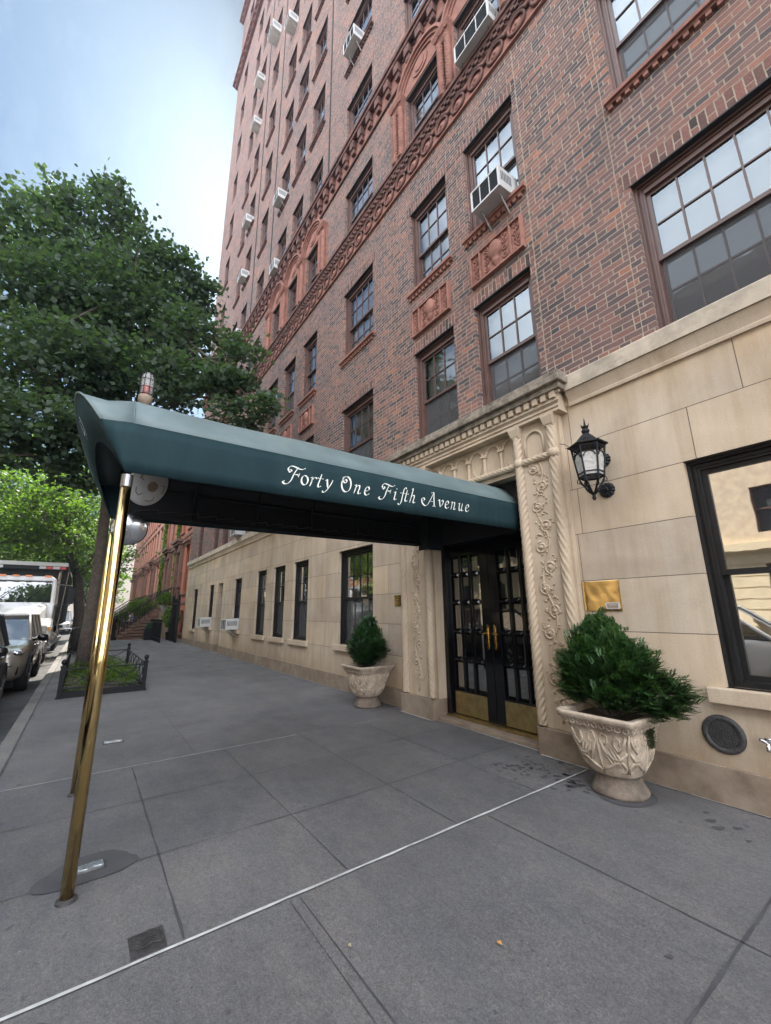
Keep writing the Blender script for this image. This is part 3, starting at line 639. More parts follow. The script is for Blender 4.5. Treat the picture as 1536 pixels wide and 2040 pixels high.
# ------------------------------------------------------------------ entrance surround
ent = MB()
ent.box(-5.72, -2.28, -.30, .02, 4.16, 4.24); ent.box(-5.70, -2.30, -.27, .0, 4.24, 4.31); ent.box(-5.68, -2.32, -.24, .0, 4.09, 4.16)
ent.build('hood_shelf', M['ledge'], bld, bevel=.012)
mb = MB(); mb.box(-5.60, -2.40, -.155, .0, 3.86, 4.09)
for i in range(27): x = -5.58+i*.1195; mb.box(x, x+.068, -.215, -.155, 4.005, 4.09)
for i in range(27): x = -5.58+i*.1195; mb.box(x+.068, x+.1195, -.19, -.155, 4.06, 4.09)
mb.box(-5.62, -2.38, -.185, -.155, 3.965, 4.0); mb.box(-5.61, -2.39, -.172, -.155, 3.90, 3.93); mb.box(-5.62, -2.38, -.18, 0, 3.84, 3.87)
for i in range(3): mb.box(-5.6, -2.4, -.163-.006*i, -.15, 3.93+.012*i, 3.938+.012*i)
mb.build('entablature', M['stone_plain'], bld, bevel=.004)
# blind arcade panel
mb = MB(); mb.box(-4.86, -3.05, -.03, 0.0, 3.38, 3.84); zc = 3.69
xs_ = [-3.06-.298*i for i in range(7)]
for i in range(6):
    xa, xb = xs_[i+1], xs_[i]; cx = (xa+xb)/2; r = .118
    pts = [(cx+r*math.cos(PI*j/12), -.045, zc-.02+r*math.sin(PI*j/12)) for j in range(13)]; mb.tube(pts, .018, 6)
    pts = [(cx+(r+.025)*math.cos(PI*j/12), -.035, zc-.02+(r+.025)*math.sin(PI*j/12)) for j in range(13)]; mb.tube(pts, .014, 5)
    if i % 2 == 0: mb.tube([(cx-.1+.2*math.sin(PI*j/10), -.03, 3.64-.26*j/10) if False else (cx+.095*math.cos(PI+PI*j/10), -.032, 3.62+.2*math.sin(PI+PI*j/10)) for j in range(11)], .012, 5)
for x in xs_:
    mb.tube([(x, -.045, 3.40), (x, -.045, 3.65)], .026, 8); mb.box(x-.04, x+.04, -.085, -.02, 3.65, 3.685)
mb.build('blind_arcade', M['stone_plain'], bld, bevel=.003)
for sx, xa, xb in ((1, -3.06, -2.50), (-1, -5.55, -4.85)):
    mb = MB(); mb.box(xa+.02, xb, -.10, 0, .285, 3.84); mb.box(xb-.02 if sx > 0 else xa-.03, xb+.035 if sx > 0 else xa+.02, -.07, 0, .285, 3.84)
    mb.build('pilaster', M['stone_plain'], bld, bevel=.004)
    mb = MB(); mb.box(xa-.03, xb+.03, -.155, .25, 0, .285); mb.build('pilaster_plinth', M['plinth'], bld, bevel=.006)
    ropes = MB()
    xin, xout = (xa+.02, xb-.055) if sx > 0 else (xb-.02, xa+.06)
    ropes.twist((xin, -.11, .30), (xin, -.11, 3.72), .058, 30, 5, .42, .2, sx)
    ropes.build('twisted_column', M['stone_plain'], bld, smooth=True); ropes = MB()
    ropes.twist((xout, -.10, .30), (xout, -.10, 3.72), .066, 32, 7, .85, .2, -sx)
    ropes.build('twisted_column', M['stone_plain'], bld, smooth=True); ropes = MB()
    ropes.twist((xa, -.11, 3.36), (xb, -.11, 3.36), .045, 26, 5, .34, .2); ropes.build('rope_moulding', M['stone_plain'], bld, smooth=True)
    for x in (xin, xout):
        ropes = MB(); ropes.loft([[(x+s_*a_, y_, z_) for s_, y_ in ((-1, 0), (-1, -d_), (1, -d_), (1, 0))] for a_, d_, z_ in ((.05, .15, 3.70), (.06, .17, 3.73), (.085, .19, 3.82), (.085, .19, 3.845))])
        ropes.build('capital', M['stone_plain'], bld, bevel=.006); ropes = MB(); ropes.lathe([(.06, -.05), (.07, 0), (.06, .05)], (x, -.11, 3.36), 12); ropes.build('rope_knot', M['stone_plain'], bld, smooth=True)
    rel = MB(); cx = (xin+xout)/2; z = .55; i = 0; y_ = -.098
    vine = [(cx+.065*math.sin(j*.42), y_, .36+j*.058) for j in range(52)]; rel.tube([(x, y_-.004, z) for x, y_, z in vine], .013, 5)
    while z < 3.3:
        ox = .045*(1 if i % 2 else -1); r = .075
        scroll(rel, cx-ox, z, y_-.004, r, 1.9, PI/2*(1 if i % 2 else 3), 1 if i % 2 else -1, .015)
        rel.lathe([(.001, .03), (.012, .028), (.014, .01), (.026, .016), (.034, .004), (.036, -.002)], (cx-ox, y_+.0, z), 10, Matrix.Rotation(PI/2, 4, 'X'))
        for q in range(16):
            aq = random.uniform(0, 6.28); rr = random.uniform(.07, .12); px_ = cx-ox*.6+rr*math.cos(aq)*.9; pz_ = z+.06+rr*math.sin(aq)
            rel.tube([(px_, y_, pz_), (px_+.018*math.cos(aq+1), y_-.008, pz_+.018*math.sin(aq+1)), (px_+.03*math.cos(aq+1.8), y_, pz_+.03*math.sin(aq+1.8))], [.005, .013, .004], 5)
        z += .245; i += 1
    rel.build('carved_vine', M['stone_plain'], bld, smooth=True)
    if sx > 0:      # small arch panel above
        mb = MB(); r = .13; cz_ = 3.6; ccx = (xa+xb)/2-.02
        pts = [(ccx-.13, -.115, 3.42)]+[(ccx-r*math.cos(PI*j/12), -.115, cz_+r*math.sin(PI*j/12)) for j in range(13)]+[(ccx+.13, -.115, 3.42)]
        mb.tube(pts, .017, 6); mb.build('small_arch', M['stone_plain'], bld, smooth=True)
mb = MB(); mb.twist((-4.86, -.085, 3.36), (-3.06, -.085, 3.36), .046, 26, 5, .34, .2); mb.build('rope_moulding', M['stone_plain'], bld, smooth=True)
mb = MB(); mb.box(-4.85, -3.06, -.06, .5, 3.26, 3.325); mb.build('door_head', M['stone_plain'], bld)
mb = MB(); mb.box(-4.93, -4.80, -.045, .32, .285, 3.26); mb.build('jamb', M['stone_plain'], bld); mb = MB(); mb.box(-3.06, -3.02, 0, .32, .285, 3.26); mb.build('jamb', M['stone_plain'], bld)
# step + door
mb = MB(); mb.box(-4.83, -3.05, -.06, .5, .0, .055); mb.build('door_step', M['plinth'], bld, bevel=.01)
mb = MB(); mb.box(-4.77, -3.08, .08, .5, .055, .085); mb.build('threshold', M['brass_dull'], bld)
DY = .17
fr = MB(); fr.box(-4.80, -4.72, DY-.06, DY+.12, .085, 3.26); fr.box(-3.12, -3.04, DY-.06, DY+.12, .085, 3.26); fr.box(-4.72, -3.12, DY-.06, DY+.1, 2.52, 2.62); fr.box(-4.72, -3.12, DY+.05, DY+.08, 2.62, 3.26)
for i in range(7): x = -4.60+i*.23; fr.box(x-.012, x+.012, DY+.02, DY+.05, 2.62, 3.2)
fr.build('door_frame', M['black'], bld, bevel=.006)
for s_, (xa, xb) in enumerate(((-4.715, -3.925), (-3.915, -3.125))):
    d = MB(); st = .075 if False else .06; lock = .15
    ia, ib = (xa+st, xb-lock) if s_ == 0 else (xa+lock, xb-st)
    d.box(xa, ia, DY, DY+.05, .09, 2.51); d.box(ib, xb, DY, DY+.05, .09, 2.51); d.box(ia, ib, DY, DY+.05, 2.36, 2.51); d.box(ia, ib, DY, DY+.05, .09, .42)
    zr = [.42, .84, 1.24, 1.66, 2.07, 2.36]; cw = (ib-ia)/3
    for i in (1, 2): xx = ia+cw*i; d.box(xx-.022, xx+.022, DY-.012, DY+.05, .42, 2.36)
    for j, z in enumerate(zr[1:-1]):
        d.box(ia, ib, DY+.004, DY+.05, z-.02, z+.02)
        for i in range(3):       # faceted bosses on the cross bars
            cx = ia+cw*(i+.5); w_ = cw/2-.03
            d.loft([[(cx-w_*a_, DY+.004, z-.034*a_), (cx+w_*a_, DY+.004, z-.034*a_), (cx+w_*a_, DY+.004, z+.034*a_), (cx-w_*a_, DY+.004, z+.034*a_)] if k_ == 0 else
                    [(cx-w_*.6, DY-.028, z-.006), (cx+w_*.6, DY-.028, z-.006), (cx+w_*.6, DY-.028, z+.006), (cx-w_*.6, DY-.028, z+.006)] for k_, a_ in ((0, 1), (1, 0))])
    dd = d.build('door', M['black'], bld, bevel=.004)
    g = MB()
    for i in range(3):
        for j in range(5):
            x0, x1, z0, z1 = ia+cw*i+.022, ia+cw*(i+1)-.022, zr[j]+.02, zr[j+1]-.02; e = .022; yb, yc = DY+.03, DY+.018
            g.add([(x0, yb, z0), (x1, yb, z0), (x1, yb, z1), (x0, yb, z1), (x0+e, yc, z0+e), (x1-e, yc, z0+e), (x1-e, yc, z1-e), (x0+e, yc, z1-e)], [(0,1,5,4), (1,2,6,5), (2,3,7,6), (3,0,4,7), (4,5,6,7)])
    g.build('pane', M['glass_dark'], dd, fixn=False)
    k_ = MB(); k_.box(ia-.02 if s_ == 0 else ia-.01, ib, DY-.004, DY, .1, .395); k_.build('kick_plate', M['brass_dull'], dd)
    hx = xb-.06 if s_ == 0 else xa+.055; h = MB()
    poly = [(-.022, -.15), (0, -.175), (.022, -.15), (.022, .15), (0, .175), (-.022, .15)]
    h.prism(poly, lambda u, v: (hx+u, DY-.012, 1.18+v), lambda u, v: (hx+u, DY, 1.18+v))
    h.prism([(u*.6, v*.85) for u, v in poly], lambda u, v: (hx+u, DY-.018, 1.18+v), lambda u, v: (hx+u, DY-.01, 1.18+v))
    sg = -1 if s_ == 0 else 1
    h.tube([(hx, DY-.01, 1.23), (hx, DY-.06, 1.23), (hx+sg*.03, DY-.065, 1.23), (hx+sg*.10, DY-.06, 1.228)], [.009, .009, .009, .006], 8); h.lathe([(.011, 0), (.011, .02)], (hx, DY-.03, 1.12), 10, Matrix.Rotation(PI/2, 4, 'X'))
    h.build('door_handle', M['brass'], dd, smooth=False)
mb = MB(); mb.tube([(-4.98, -.17, .02), (-4.98, -.17, .02)], .001) if False else None
# vent grille -------------------------------------------------------------
vx, vz = -1.405, .53
g = MB(); T = Matrix.Rotation(PI/2, 4, 'X')
g.lathe([(.105, .012), (.11, .02), (.135, .022), (.147, .012), (.15, -.005)], (vx, 0, vz), 40, T, cap=False)
vent = tag(g.build('vent_cover', M['castiron'], smooth=True), 'round dark perforated vent cover in the stone wall by the big planter', 'vent cover')
g = MB(); holes = [(0, 0)]
n_ = 26; rin = .108
# perforated disc: grid of bars leaving square holes
for i in range(-5, 6):
    o_ = i*.0205
    if abs(o_) < rin:
        hl = math.sqrt(rin*rin-o_*o_); g.box(vx+o_-.0052, vx+o_+.0052, -.014, -.006, vz-hl, vz+hl)
        g.box(vx-hl, vx+hl, -.0145, -.0065, vz+o_-.0052, vz+o_+.0052)
g.build('grate', M['castiron'], vent)
g = MB(); g.lathe([(.0001, .001), (.11, .001)], (vx, 0, vz), 32, T, cap=False); g.build('backing', M['room'], vent)
# hose spigot
g = MB(); X = -1.10; g.lathe([(.03, 0), (.03, .012), (.012, .014), (.012, .06)], (X, 0, .53), 14, T)
g.tube([(X, -.05, .53), (X-.01, -.075, .53), (X-.012, -.085, .50), (X-.012, -.085, .485)], [.014, .014, .013, .013], 10); g.tube([(X, -.05, .53), (X+.0, -.07, .57)], .006, 8); g.box(X-.028, X+.028, -.078, -.066, .565, .577)
g.tube([(X-.012, -.06, .54), (X-.06, -.075, .56)], [.014, .012], 10)
tag(g.build('hose_tap', M['chrome'], smooth=True), 'small chrome hose tap on the stone wall right of the round vent', 'tap')
# brass plaques -------------------------------------------------------------
def plaque(x0, x1, z0, z1, label, dark):
    p = MB(); p.box(x0, x1, -.012, 0, z0, z1); o = tag(p.build('brass_plaque', M['brass_flat'], bevel=.002), label, 'plaque', 'brass plaques beside the entrance')
    return o
p = plaque(-2.455, -2.065, 1.525, 1.835, 'square polished brass plaque above the large planter, right of the entrance', 0)
g = MB(); g.box(-2.22, -2.085, -.016, -.012, 1.545, 1.61); g.build('letter_plate', M['white'], p)
g = MB(); g.box(-2.208, -2.097, -.018, -.016, 1.555, 1.60); g.build('inset', M['plinth'], p)
g = MB()
for i in range(14): g.box(-2.19+i*.006, -2.19+i*.006+.0038, -.0195, -.018, 1.581, 1.588)
g.build('engraving', M['white'], p)
p = plaque(-5.905, -5.53, 1.625, 1.815, 'small engraved brass plaque between left planter and doorway pilaster', 1)
g = MB()
for r_ in range(5):
    x = -5.87+(.03 if r_ else .09)
    while x < -5.57-(.03 if r_ else .09):
        w_ = random.uniform(.012, .03); g.box(x, x+w_, -.0135, -.012, 1.788-.034*r_-.006, 1.788-.034*r_+.005); x += w_+.008
g.build('engraving', M['soot'], p)
# ------------------------------------------------------------------ wall lantern
LX, LY = -2.05, -.30
lan = empty('wall_lantern', (-2.05, 0, 2.95), 'black iron hexagonal wall lantern with milky panes on the limestone wall', 'lantern')
def hexr(r, z, n=6, a0=PI/6): return [(LX+r*math.cos(a0+2*PI*j/n), LY+r*math.sin(a0+2*PI*j/n), z) for j in range(n)]
prof = [(.118, 2.885), (.165, 3.20)]
g = MB()
for j in range(6):
    A, B = hexr(.12, 2.885)[j], hexr(.162, 3.215)[j]; g.tube([A, B], .0095, 6)
for r, z, w_ in ((.12, 2.885, .010), (.127, 2.925, .0065), (.158, 3.20, .009), (.15, 3.135, .006)):
    h = hexr(r, z); g.tube(h+[h[0]], w_, 6, cap=False)
for j in range(6):   # arches at pane tops, scroll band
    a, b = Vector(hexr(.152, 3.14)[j]), Vector(hexr(.152, 3.14)[(j+1) % 6]); c_ = (a+b)/2
    pts = [a.lerp(b, .5-.36*math.cos(PI*q/8))+Vector((0, 0, -.055+.05*math.sin(PI*q/8))) for q in range(9)]; g.tube(pts, .006, 5)
    a2, b2 = Vector(hexr(.160, 3.17)[j]), Vector(hexr(.160, 3.17)[(j+1) % 6])
    for q in range(4):
        c_ = a2.lerp(b2, (q+.5)/4); u = (b2-a2).normalized(); pts = [c_+u*.017*(1-.8*i/9)*math.cos(i*1.0)+Vector((0, 0, 1))*.019*(1-.8*i/9)*math.sin(i*1.0) for i in range(10)]; g.tube(pts, .0035, 4)
g.loft([hexr(.196, 3.225), hexr(.196, 3.238), hexr(.17, 3.25), hexr(.10, 3.30), hexr(.06, 3.345), hexr(.03, 3.375)])
g.build('cage', M['iron'], lan)
g = MB(); g.lathe([(.025, 0), (.036, .015), (.042, .035), (.03, .055), (.02, .062), (.018, .07), (.028, .085), (.012, .10), (.006, .15), (.0015, .185)], (LX, LY, 3.368), 14)
for j in range(6):
    a = j*PI/3; g.tube([(LX+.02*math.cos(a), LY+.02*math.sin(a), 3.43), (LX+.034*math.cos(a), LY+.034*math.sin(a), 3.455), (LX+.046*math.cos(a), LY+.046*math.sin(a), 3.475)], [.008, .006, .002], 5)
g.build('finial', M['iron'], lan, smooth=True)
g = MB()
for j in range(6):
    a, b, c_, d_ = hexr(.114, 2.89)[j], hexr(.114, 2.89)[(j+1) % 6], hexr(.15, 3.14)[(j+1) % 6], hexr(.15, 3.14)[j]; g.quad(a, b, c_, d_)
g.build('glass_pane', M['milk'], lan)
g = MB()
for j in range(3):
    a = PI/6+j*2*PI/3; ca, sa = math.cos(a), math.sin(a)
    for s2 in (1, -1) if j == 0 else (1, -1):
        g.tube([(LX+r*ca*s2, LY+r*sa*s2, z) for r, z in ((.12, 2.88), (.10, 2.82), (.075, 2.79), (.05, 2.74), (.012, 2.70))], [.007, .013, .01, .013, .01], 6)
        g.tube([(LX+r*ca*s2, LY+r*sa*s2, z) for r, z in ((.125, 2.875), (.14, 2.85), (.135, 2.825), (.12, 2.825), (.118, 2.84))], .005, 5)
g.lathe([(.012, .06), (.02, .03), (.012, .02), (.022, 0), (.012, -.022), (.001, -.03)], (LX, LY, 2.66), 12)
for z in (3.13, 2.79):
    g.tube([(LX, LY+.1, z-.02), (LX, -.1, z), (LX, -.02, z)], [.012, .014, .016], 8)
g.build('bracket_scroll', M['iron'], lan, smooth=True)
for z in (3.13, 2.79):
    g = MB(); n_ = 26; rings = []
    for r, y in ((.001, .05), (.02, .05), (.03, .035), (.06, .03), (.08, .012), (.082, 0)):
        rings.append([(LX+(r*(1+(.06 if j % 2 else -.03)*(r > .05)))*math.cos(2*PI*j/n_), -y-(.006 if j % 2 else 0)*(r > .03), z+(r*(1+(.06 if j % 2 else -.03)*(r > .05)))*math.sin(2*PI*j/n_)) for j in range(n_)])
    g.loft(rings, cap=False); g.build('wall_rosette', M['iron'], lan)
g = MB(); g.tube([(LX-.15, LY-.1, 3.25), (LX-.19, LY-.11, 3.29), (LX-.24, LY-.11, 3.31)], .004, 5); g.build('wire', M['iron'], lan)
# ------------------------------------------------------------------ entrance canopy
CX0, CX1 = -4.97, -3.2; CM = (CX0+CX1)/2; YF, YB = -4.31, .10
can = empty('entrance_canopy', (CM, -2.1, 0), 'long dark green canvas entrance canopy on brass poles lettered Forty One Fifth Avenue', 'canopy')
half = (CX1-CX0)/2
roofp = [(half, 2.86), (half-.10, 2.985), (half-.24, 3.12), (half-.42, 3.22), (half-.64, 3.28), (0, 3.31)]
roof = [(CM+x, z) for x, z in roofp] + [(CM-x, z) for x, z in roofp[-2::-1]]
def drop(y): return .0
g = MB(); ys = [YF+(YB-YF)*i/24 for i in range(25)]
rings = []
for i, y in enumerate(ys):
    bay = (y-YF)/1.47; sag = -.014*abs(math.sin(PI*bay)); zt = .035*(y-YF)/(YB-YF)
    rings.append([(x, y, z+zt+sag*(1 if 0 < j < len(roof)-1 else .3)) for j, (x, z) in enumerate(roof)])
g.loft(rings, closed=False, cap=False)
# flare to front panel top
def fz(x):      # front panel top profile, height above 2.5 at x
    u = (x-CM)/half; return 2.84+.42*(1-abs(u)**2.6)
def fy(z): return -4.33-.50*(z-2.51)
n_ = len(roof); fpt = []
for x, z in roof: zz = fz(x); fpt.append((x, fy(zz), zz))
mid_ = [tuple(Vector(a).lerp(Vector(b), .5)+Vector((0, 0, -.03 if 0 < i < n_-1 else -.004))) for i, (a, b) in enumerate(zip(rings[0], fpt))]
g2 = [fpt, mid_, rings[0]]; g.loft(g2, closed=False, cap=False)
roof_o = g.build('roof_canvas', M['canvas_top'], can, smooth=True, fixn=True)
b_ = roof_o.modifiers.new('so', 'SOLIDIFY'); b_.thickness = .008; b_.offset = -1
# side panels
def side(xs_, name):
    g = MB(); N = 24; rows = []
    for i in range(N+1):
        y = YF+(YB-YF)*i/N; zt = .035*(y-YF)/(YB-YF); zb = 2.495+.05*(y-YF)/(YB-YF)
        rows.append([(xs_+(.012*math.sin(PI*q/4))*(1 if xs_ > CM else -1), y, zb+(2.86+zt-zb)*q/4) for q in range(5)])
    # flare part
    fl = []
    for q in range(5):
        z = 2.5+(2.84-2.5)*q/4; fl.append((xs_, fy(z), z))
    mid = [tuple((Vector(a)+Vector(b))/2) for a, b in zip(fl, rows[0])]
    g.loft([fl, mid]+rows, closed=False, cap=False)
    o = g.build(name, M['canvas'], can, smooth=True); s_ = o.modifiers.new('so', 'SOLIDIFY'); s_.thickness = .006; s_.offset = 0
    return o
sr = side(CX1, 'side_valance'); side(CX0, 'side_valance')
# front panel with arched opening
g = MB(); K = 36; outer = []; inner = []
for i in range(K+1):
    u = -1+2*i/K; x = CM+u*half; zt = fz(x); outer.append((x, fy(zt), zt))
    zi = 2.50+.40*(1-abs(u)**2.2)**.75 if abs(u) < .985 else 2.50; inner.append((CM+u*half*.995, fy(zi), zi))
for i in range(K): g.quad(inner[i], inner[i+1], outer[i+1], outer[i])
o = g.build('front_panel', M['canvas'], can, smooth=True); s_ = o.modifiers.new('so', 'SOLIDIFY'); s_.thickness = .006; s_.offset = 0; front_panel = o
g = MB(); g.tube([Vector(p)+Vector((0, -.004, 0)) for p in outer], .008, 6); g.tube([(CX1, y, 2.86+.035*(y-YF)/(YB-YF)) for y in ys], .006, 6); g.tube(rings[0], .005, 5)
g.build('piping', M['canvas_top'], can, smooth=True)
# lining
g = MB(); lin = [[(CM+(x-CM)*.985, y, z-.03) for x, z in roof] for y in (YF+.02, YB-.02)]; g.loft(lin, closed=False, cap=False)
g.loft([[(x, y, z) for y, z in ((YF+.02, 2.50), (YF+.02, 2.84), )] for x in (CX1-.015, CX1-.016)], closed=False, cap=False) if False else None
for x in (CX0+.014, CX1-.014): g.quad((x, YF+.02, 2.52), (x, YB, 2.56), (x, YB, 2.87), (x, YF+.02, 2.83))
g.quad((CX0, YB, 2.55), (CX1, YB, 2.55), (CX1, YB, 3.25), (CX0, YB, 3.25)); g.quad((CX0+.01, -.22, 2.47), (-4.74, -.22, 2.47), (-4.74, -.22, 3.2), (CX0+.01, -.22, 2.9)); g.quad((-4.74, -.22, 2.47), (-4.74, YB, 2.47), (-4.74, YB, 3.2), (-4.74, -.22, 3.2))
g.build('lining', M['canvas_in'], can, fixn=False)
# frame
g = MB()
for x in (CX0+.05, CX1-.05):
    g.tube([(x, YF, 2.53), (x, YB, 2.58)], .02, 8); g.tube([(x, YF, 2.84), (x, YB, 2.87)], .014, 8)
for i in range(7):
    y = YF+.02+i*(YB-YF-.04)/6; z = .03*i/6; g.tube([(CX0+.05, y, 2.53+z)]+[(CM+(x-CM)*.96, y, zz-.05+z) for x, zz in reversed(roof)]+[(CX1-.05, y, 2.53+z)], .013, 6)
g.tube([(CM, YF, 3.25), (CM, YB, 3.28)], .014, 6)
g.build('frame', M['iron'], can, smooth=True)
g = MB(); 
for x in (CX0+.06, CX1-.06):
    pts = []; i = 0; y = YF+.2
    while y < YB-.1: pts += [(x, y, 2.60), (x, y+.19, 2.635), (x, y+.2, 2.605)]; y += .2
    g.tube(pts, .0045, 5)
g.build('lacing_cord', M['castiron'], can)
g = MB()
for i in range(10): x = CM+.4+.02*i; g.box(x, x+.012, YB-.35+.01*i, YB-.34+.01*i, 2.45, 2.8)
# poles
for x, y in ((-3.245, -4.30), (-4.93, -4.29)):
    g = MB(); g.tube([(x, y, .012), (x, y, 2.46)], .034, 20); p_ = g.build('pole', M['brass'], can, smooth=True)
    g = MB(); g.lathe([(.052, 0), (.05, .012), (.037, .02)], (x, y, 0), 20); g.build('base_ring', M['castiron'], p_)
    g = MB(); g.lathe([(.036, 0), (.036, .085)], (x, y, 2.40), 20); g.build('collar', M['alloy'], p_)
# lettering ---------------------------------------------------------------
def arc(cx, cy, rx, ry, a0, a1, n=12): return [(cx+rx*math.cos(R(a0+(a1-a0)*i/n)), cy+ry*math.sin(R(a0+(a1-a0)*i/n))) for i in range(n+1)]
def smooth(pts, k=6):
    if len(pts) < 3: return pts
    out = []
    for i in range(len(pts)-1):
        p0, p1, p2, p3 = pts[max(i-1, 0)], pts[i], pts[i+1], pts[min(i+2, len(pts)-1)]
        for j in range(k):
            t_ = j/k; out.append(tuple(.5*((2*p1[d])+(-p0[d]+p2[d])*t_+(2*p0[d]-5*p1[d]+4*p2[d]-p3[d])*t_*t_+(-p0[d]+3*p1[d]-3*p2[d]+p3[d])*t_**3) for d in (0, 1)))
    out.append(pts[-1]); return out
sl_ = .26      # slant built into coordinates
GL = {
 'F': [[(.95, 1.72), (.62, 1.05), (.40, .30), (.12, -.12), (-.22, -.22), (-.42, -.05), (-.30, .06)], [(.02, 1.18), (-.05, 1.45), (.18, 1.74), (.6, 1.74), (1.0, 1.62), (1.42, 1.62), (1.66, 1.78)], [(.02, 1.18), (.18, 1.08), (.3, 1.24), (.2, 1.36)], [(.62, .92), (.9, .95), (1.12, .92)], [(1.16, 1.1), (1.08, .76)]],
 'o': [arc(.42, .5, .34, .5, 60, 420)],
 'r': [[(.22, .98), (.16, .5), (.02, 0)], [(.05, .9), (.22, .98)], [(.14, .5), (.35, .9), (.58, .98), (.66, .88)]],
 't': [[(.42, 1.42), (.26, .7), (.16, .2), (.26, .02), (.46, .12)], [(.08, .98), (.62, .98)]],
 'y': [[(.06, .88), (.2, .98), (.26, .6), (.36, .1)], [(.84, .98), (.66, .5), (.36, -.06), (.08, -.42), (-.14, -.46), (-.16, -.34)]],
 'O': [arc(.72, .86, .56, .88, 100, 460, 20), [(.66, 1.74), (.30, 1.6), (.30, 1.14), (.62, 1.0), (.74, 1.24), (.6, 1.4), (.5, 1.3)]],
 'n': [[(.08, .9), (.26, .98), (.18, .5), (.04, 0)], [(.16, .55), (.42, .92), (.66, .95), (.66, .6), (.54, .15), (.64, .0), (.82, .1)]],
 'e': [[(.14, .46), (.4, .52), (.62, .74), (.52, .98), (.28, .92), (.08, .5), (.12, .1), (.36, 0), (.62, .18)]],
 'i': [[(.04, .88), (.22, .98), (.14, .5), (.06, .12), (.18, .0), (.34, .1)], [(.36, 1.36), (.37, 1.42)]],
 'f': [[(.98, 1.62), (.84, 1.74), (.64, 1.5), (.44, .6), (.28, -.2), (.04, -.5), (-.16, -.4)], [(.18, .98), (.72, .98)]],
 'h': [[(.36, 1.7), (.52, 1.76), (.30, .8), (.08, 0)], [(.2, .5), (.46, .9), (.72, .92), (.7, .6), (.58, .14), (.7, 0), (.88, .1)]],
 'A': [[(1.36, 1.78), (.86, .8), (.42, .08), (0, -.12), (-.42, .18), (-.52, .66), (-.26, .86), (-.08, .66), (-.2, .5)], [(1.02, 1.72), (1.36, 1.78), (1.42, 1.0), (1.5, .1), (1.44, 0)], [(1.28, 0), (1.68, 0)], [(.76, .58), (1.42, .6)]],
 'v': [[(.0, .84), (.18, .98), (.26, .5), (.34, .04)], [(.34, .04), (.7, .4), (.84, .8), (.7, .98), (.56, .86)]],
 'u': [[(.04, .88), (.22, .98), (.14, .5), (.14, .08), (.34, .0), (.58, .4)], [(.74, .98), (.62, .5), (.56, .12), (.68, 0), (.84, .1)]],
 '4': [[(.5, 1.6), (.0, .5), (.9, .5)], [(.62, .9), (.5, -.1)]], '1': [[(.2, 1.3), (.45, 1.6), (.2, 0)]],
}
def pen(mb, pts, f, nib=R(35), thin=.035, thick=.165):
    pts = smooth(pts); Lp = []; Rp = []
    for i, p in enumerate(pts):
        q0 = pts[max(i-1, 0)]; q1 = pts[min(i+1, len(pts)-1)]; dx, dy = q1[0]-q0[0], q1[1]-q0[1]; L_ = math.hypot(dx, dy) or 1; dx /= L_; dy /= L_
        th = thin+thick*abs(dx*math.sin(-nib)+dy*math.cos(-nib))**1.6 if True else 0
        e = min(1, .45+min(i, len(pts)-1-i)*.22); th *= e
        Lp.append((p[0]-dy*th/2, p[1]+dx*th/2)); Rp.append((p[0]+dy*th/2, p[1]-dx*th/2))
    for i in range(len(pts)-1): mb.quad(f(*Lp[i]), f(*Rp[i]), f(*Rp[i+1]), f(*Lp[i+1]))
    for p, r in ((pts[0], .07), (pts[-1], .07)):
        k = 10; mb.add([f(p[0]+r*.8*math.cos(2*PI*j/k), p[1]+r*.8*math.sin(2*PI*j/k)) for j in range(k)], [tuple(range(k))])
txt = [('F', -3.165), ('o', -3.045), ('r', -2.955), ('t', -2.89), ('y', -2.81), ('O', -2.655), ('n', -2.505), ('e', -2.39), ('F', -2.18), ('i', -2.035), ('f', -1.965), ('t', -1.905), ('h', -1.835), ('A', -1.62), ('v', -1.43), ('e', -1.33), ('n', -1.24), ('u', -1.12), ('e', -1.01)]
g = MB(); xh = .088
for k_, (c_, y0) in enumerate(txt):
    zb = 2.622+.014*(y0+3.2)
    for st in GL[c_]:
        pen(g, st, lambda u, v, y0=y0, zb=zb, k_=k_: (CX1+.0175, y0+(u+.10*v)*xh, zb+v*xh*.97))
g.build('lettering', M['letter'], can, fixn=False)
g = MB()
for c_, x0 in (('4', -4.22), ('1', -4.12)):
    for st in GL[c_]:
        pen(g, st, lambda u, v, x0=x0: (x0+u*.085, fy(3.03+v*.085)-.012, 3.03+v*.085))
g.build('lettering', M['letter'], can, fixn=False)
# beacon on the canopy ridge
be = empty('beacon_lamp', (-4.05, -4.22, 3.36), 'caged glass beacon lamp with red core standing on the canopy ridge', 'lamp')
bx, by = -4.05, -4.22
g = MB(); g.tube([(bx, by, 3.29), (bx, by, 3.40)], .012, 8); g.lathe([(.02, 0), (.05, .03), (.058, .07), (.058, .11)], (bx, by, 3.38), 18); g.build('base', M['plinth'], be, smooth=True)
g = MB(); g.lathe([(.05, 0), (.051, .17), (.045, .205), (.028, .232), (.001, .243)], (bx, by, 3.49), 18)
t = NT('clear beacon glass'); t.set((.75, .72, .72), .12, 0, .6); t.p.inputs['Alpha'].default_value = .28; g.build('globe', t.m, be, smooth=True)
g = MB(); g.lathe([(.03, 0), (.032, .09), (.02, .11), (.001, .115)], (bx, by, 3.49), 14); g.build('red_core', plain('red lamp', (.45, .035, .02), .35), be, smooth=True)
g = MB()
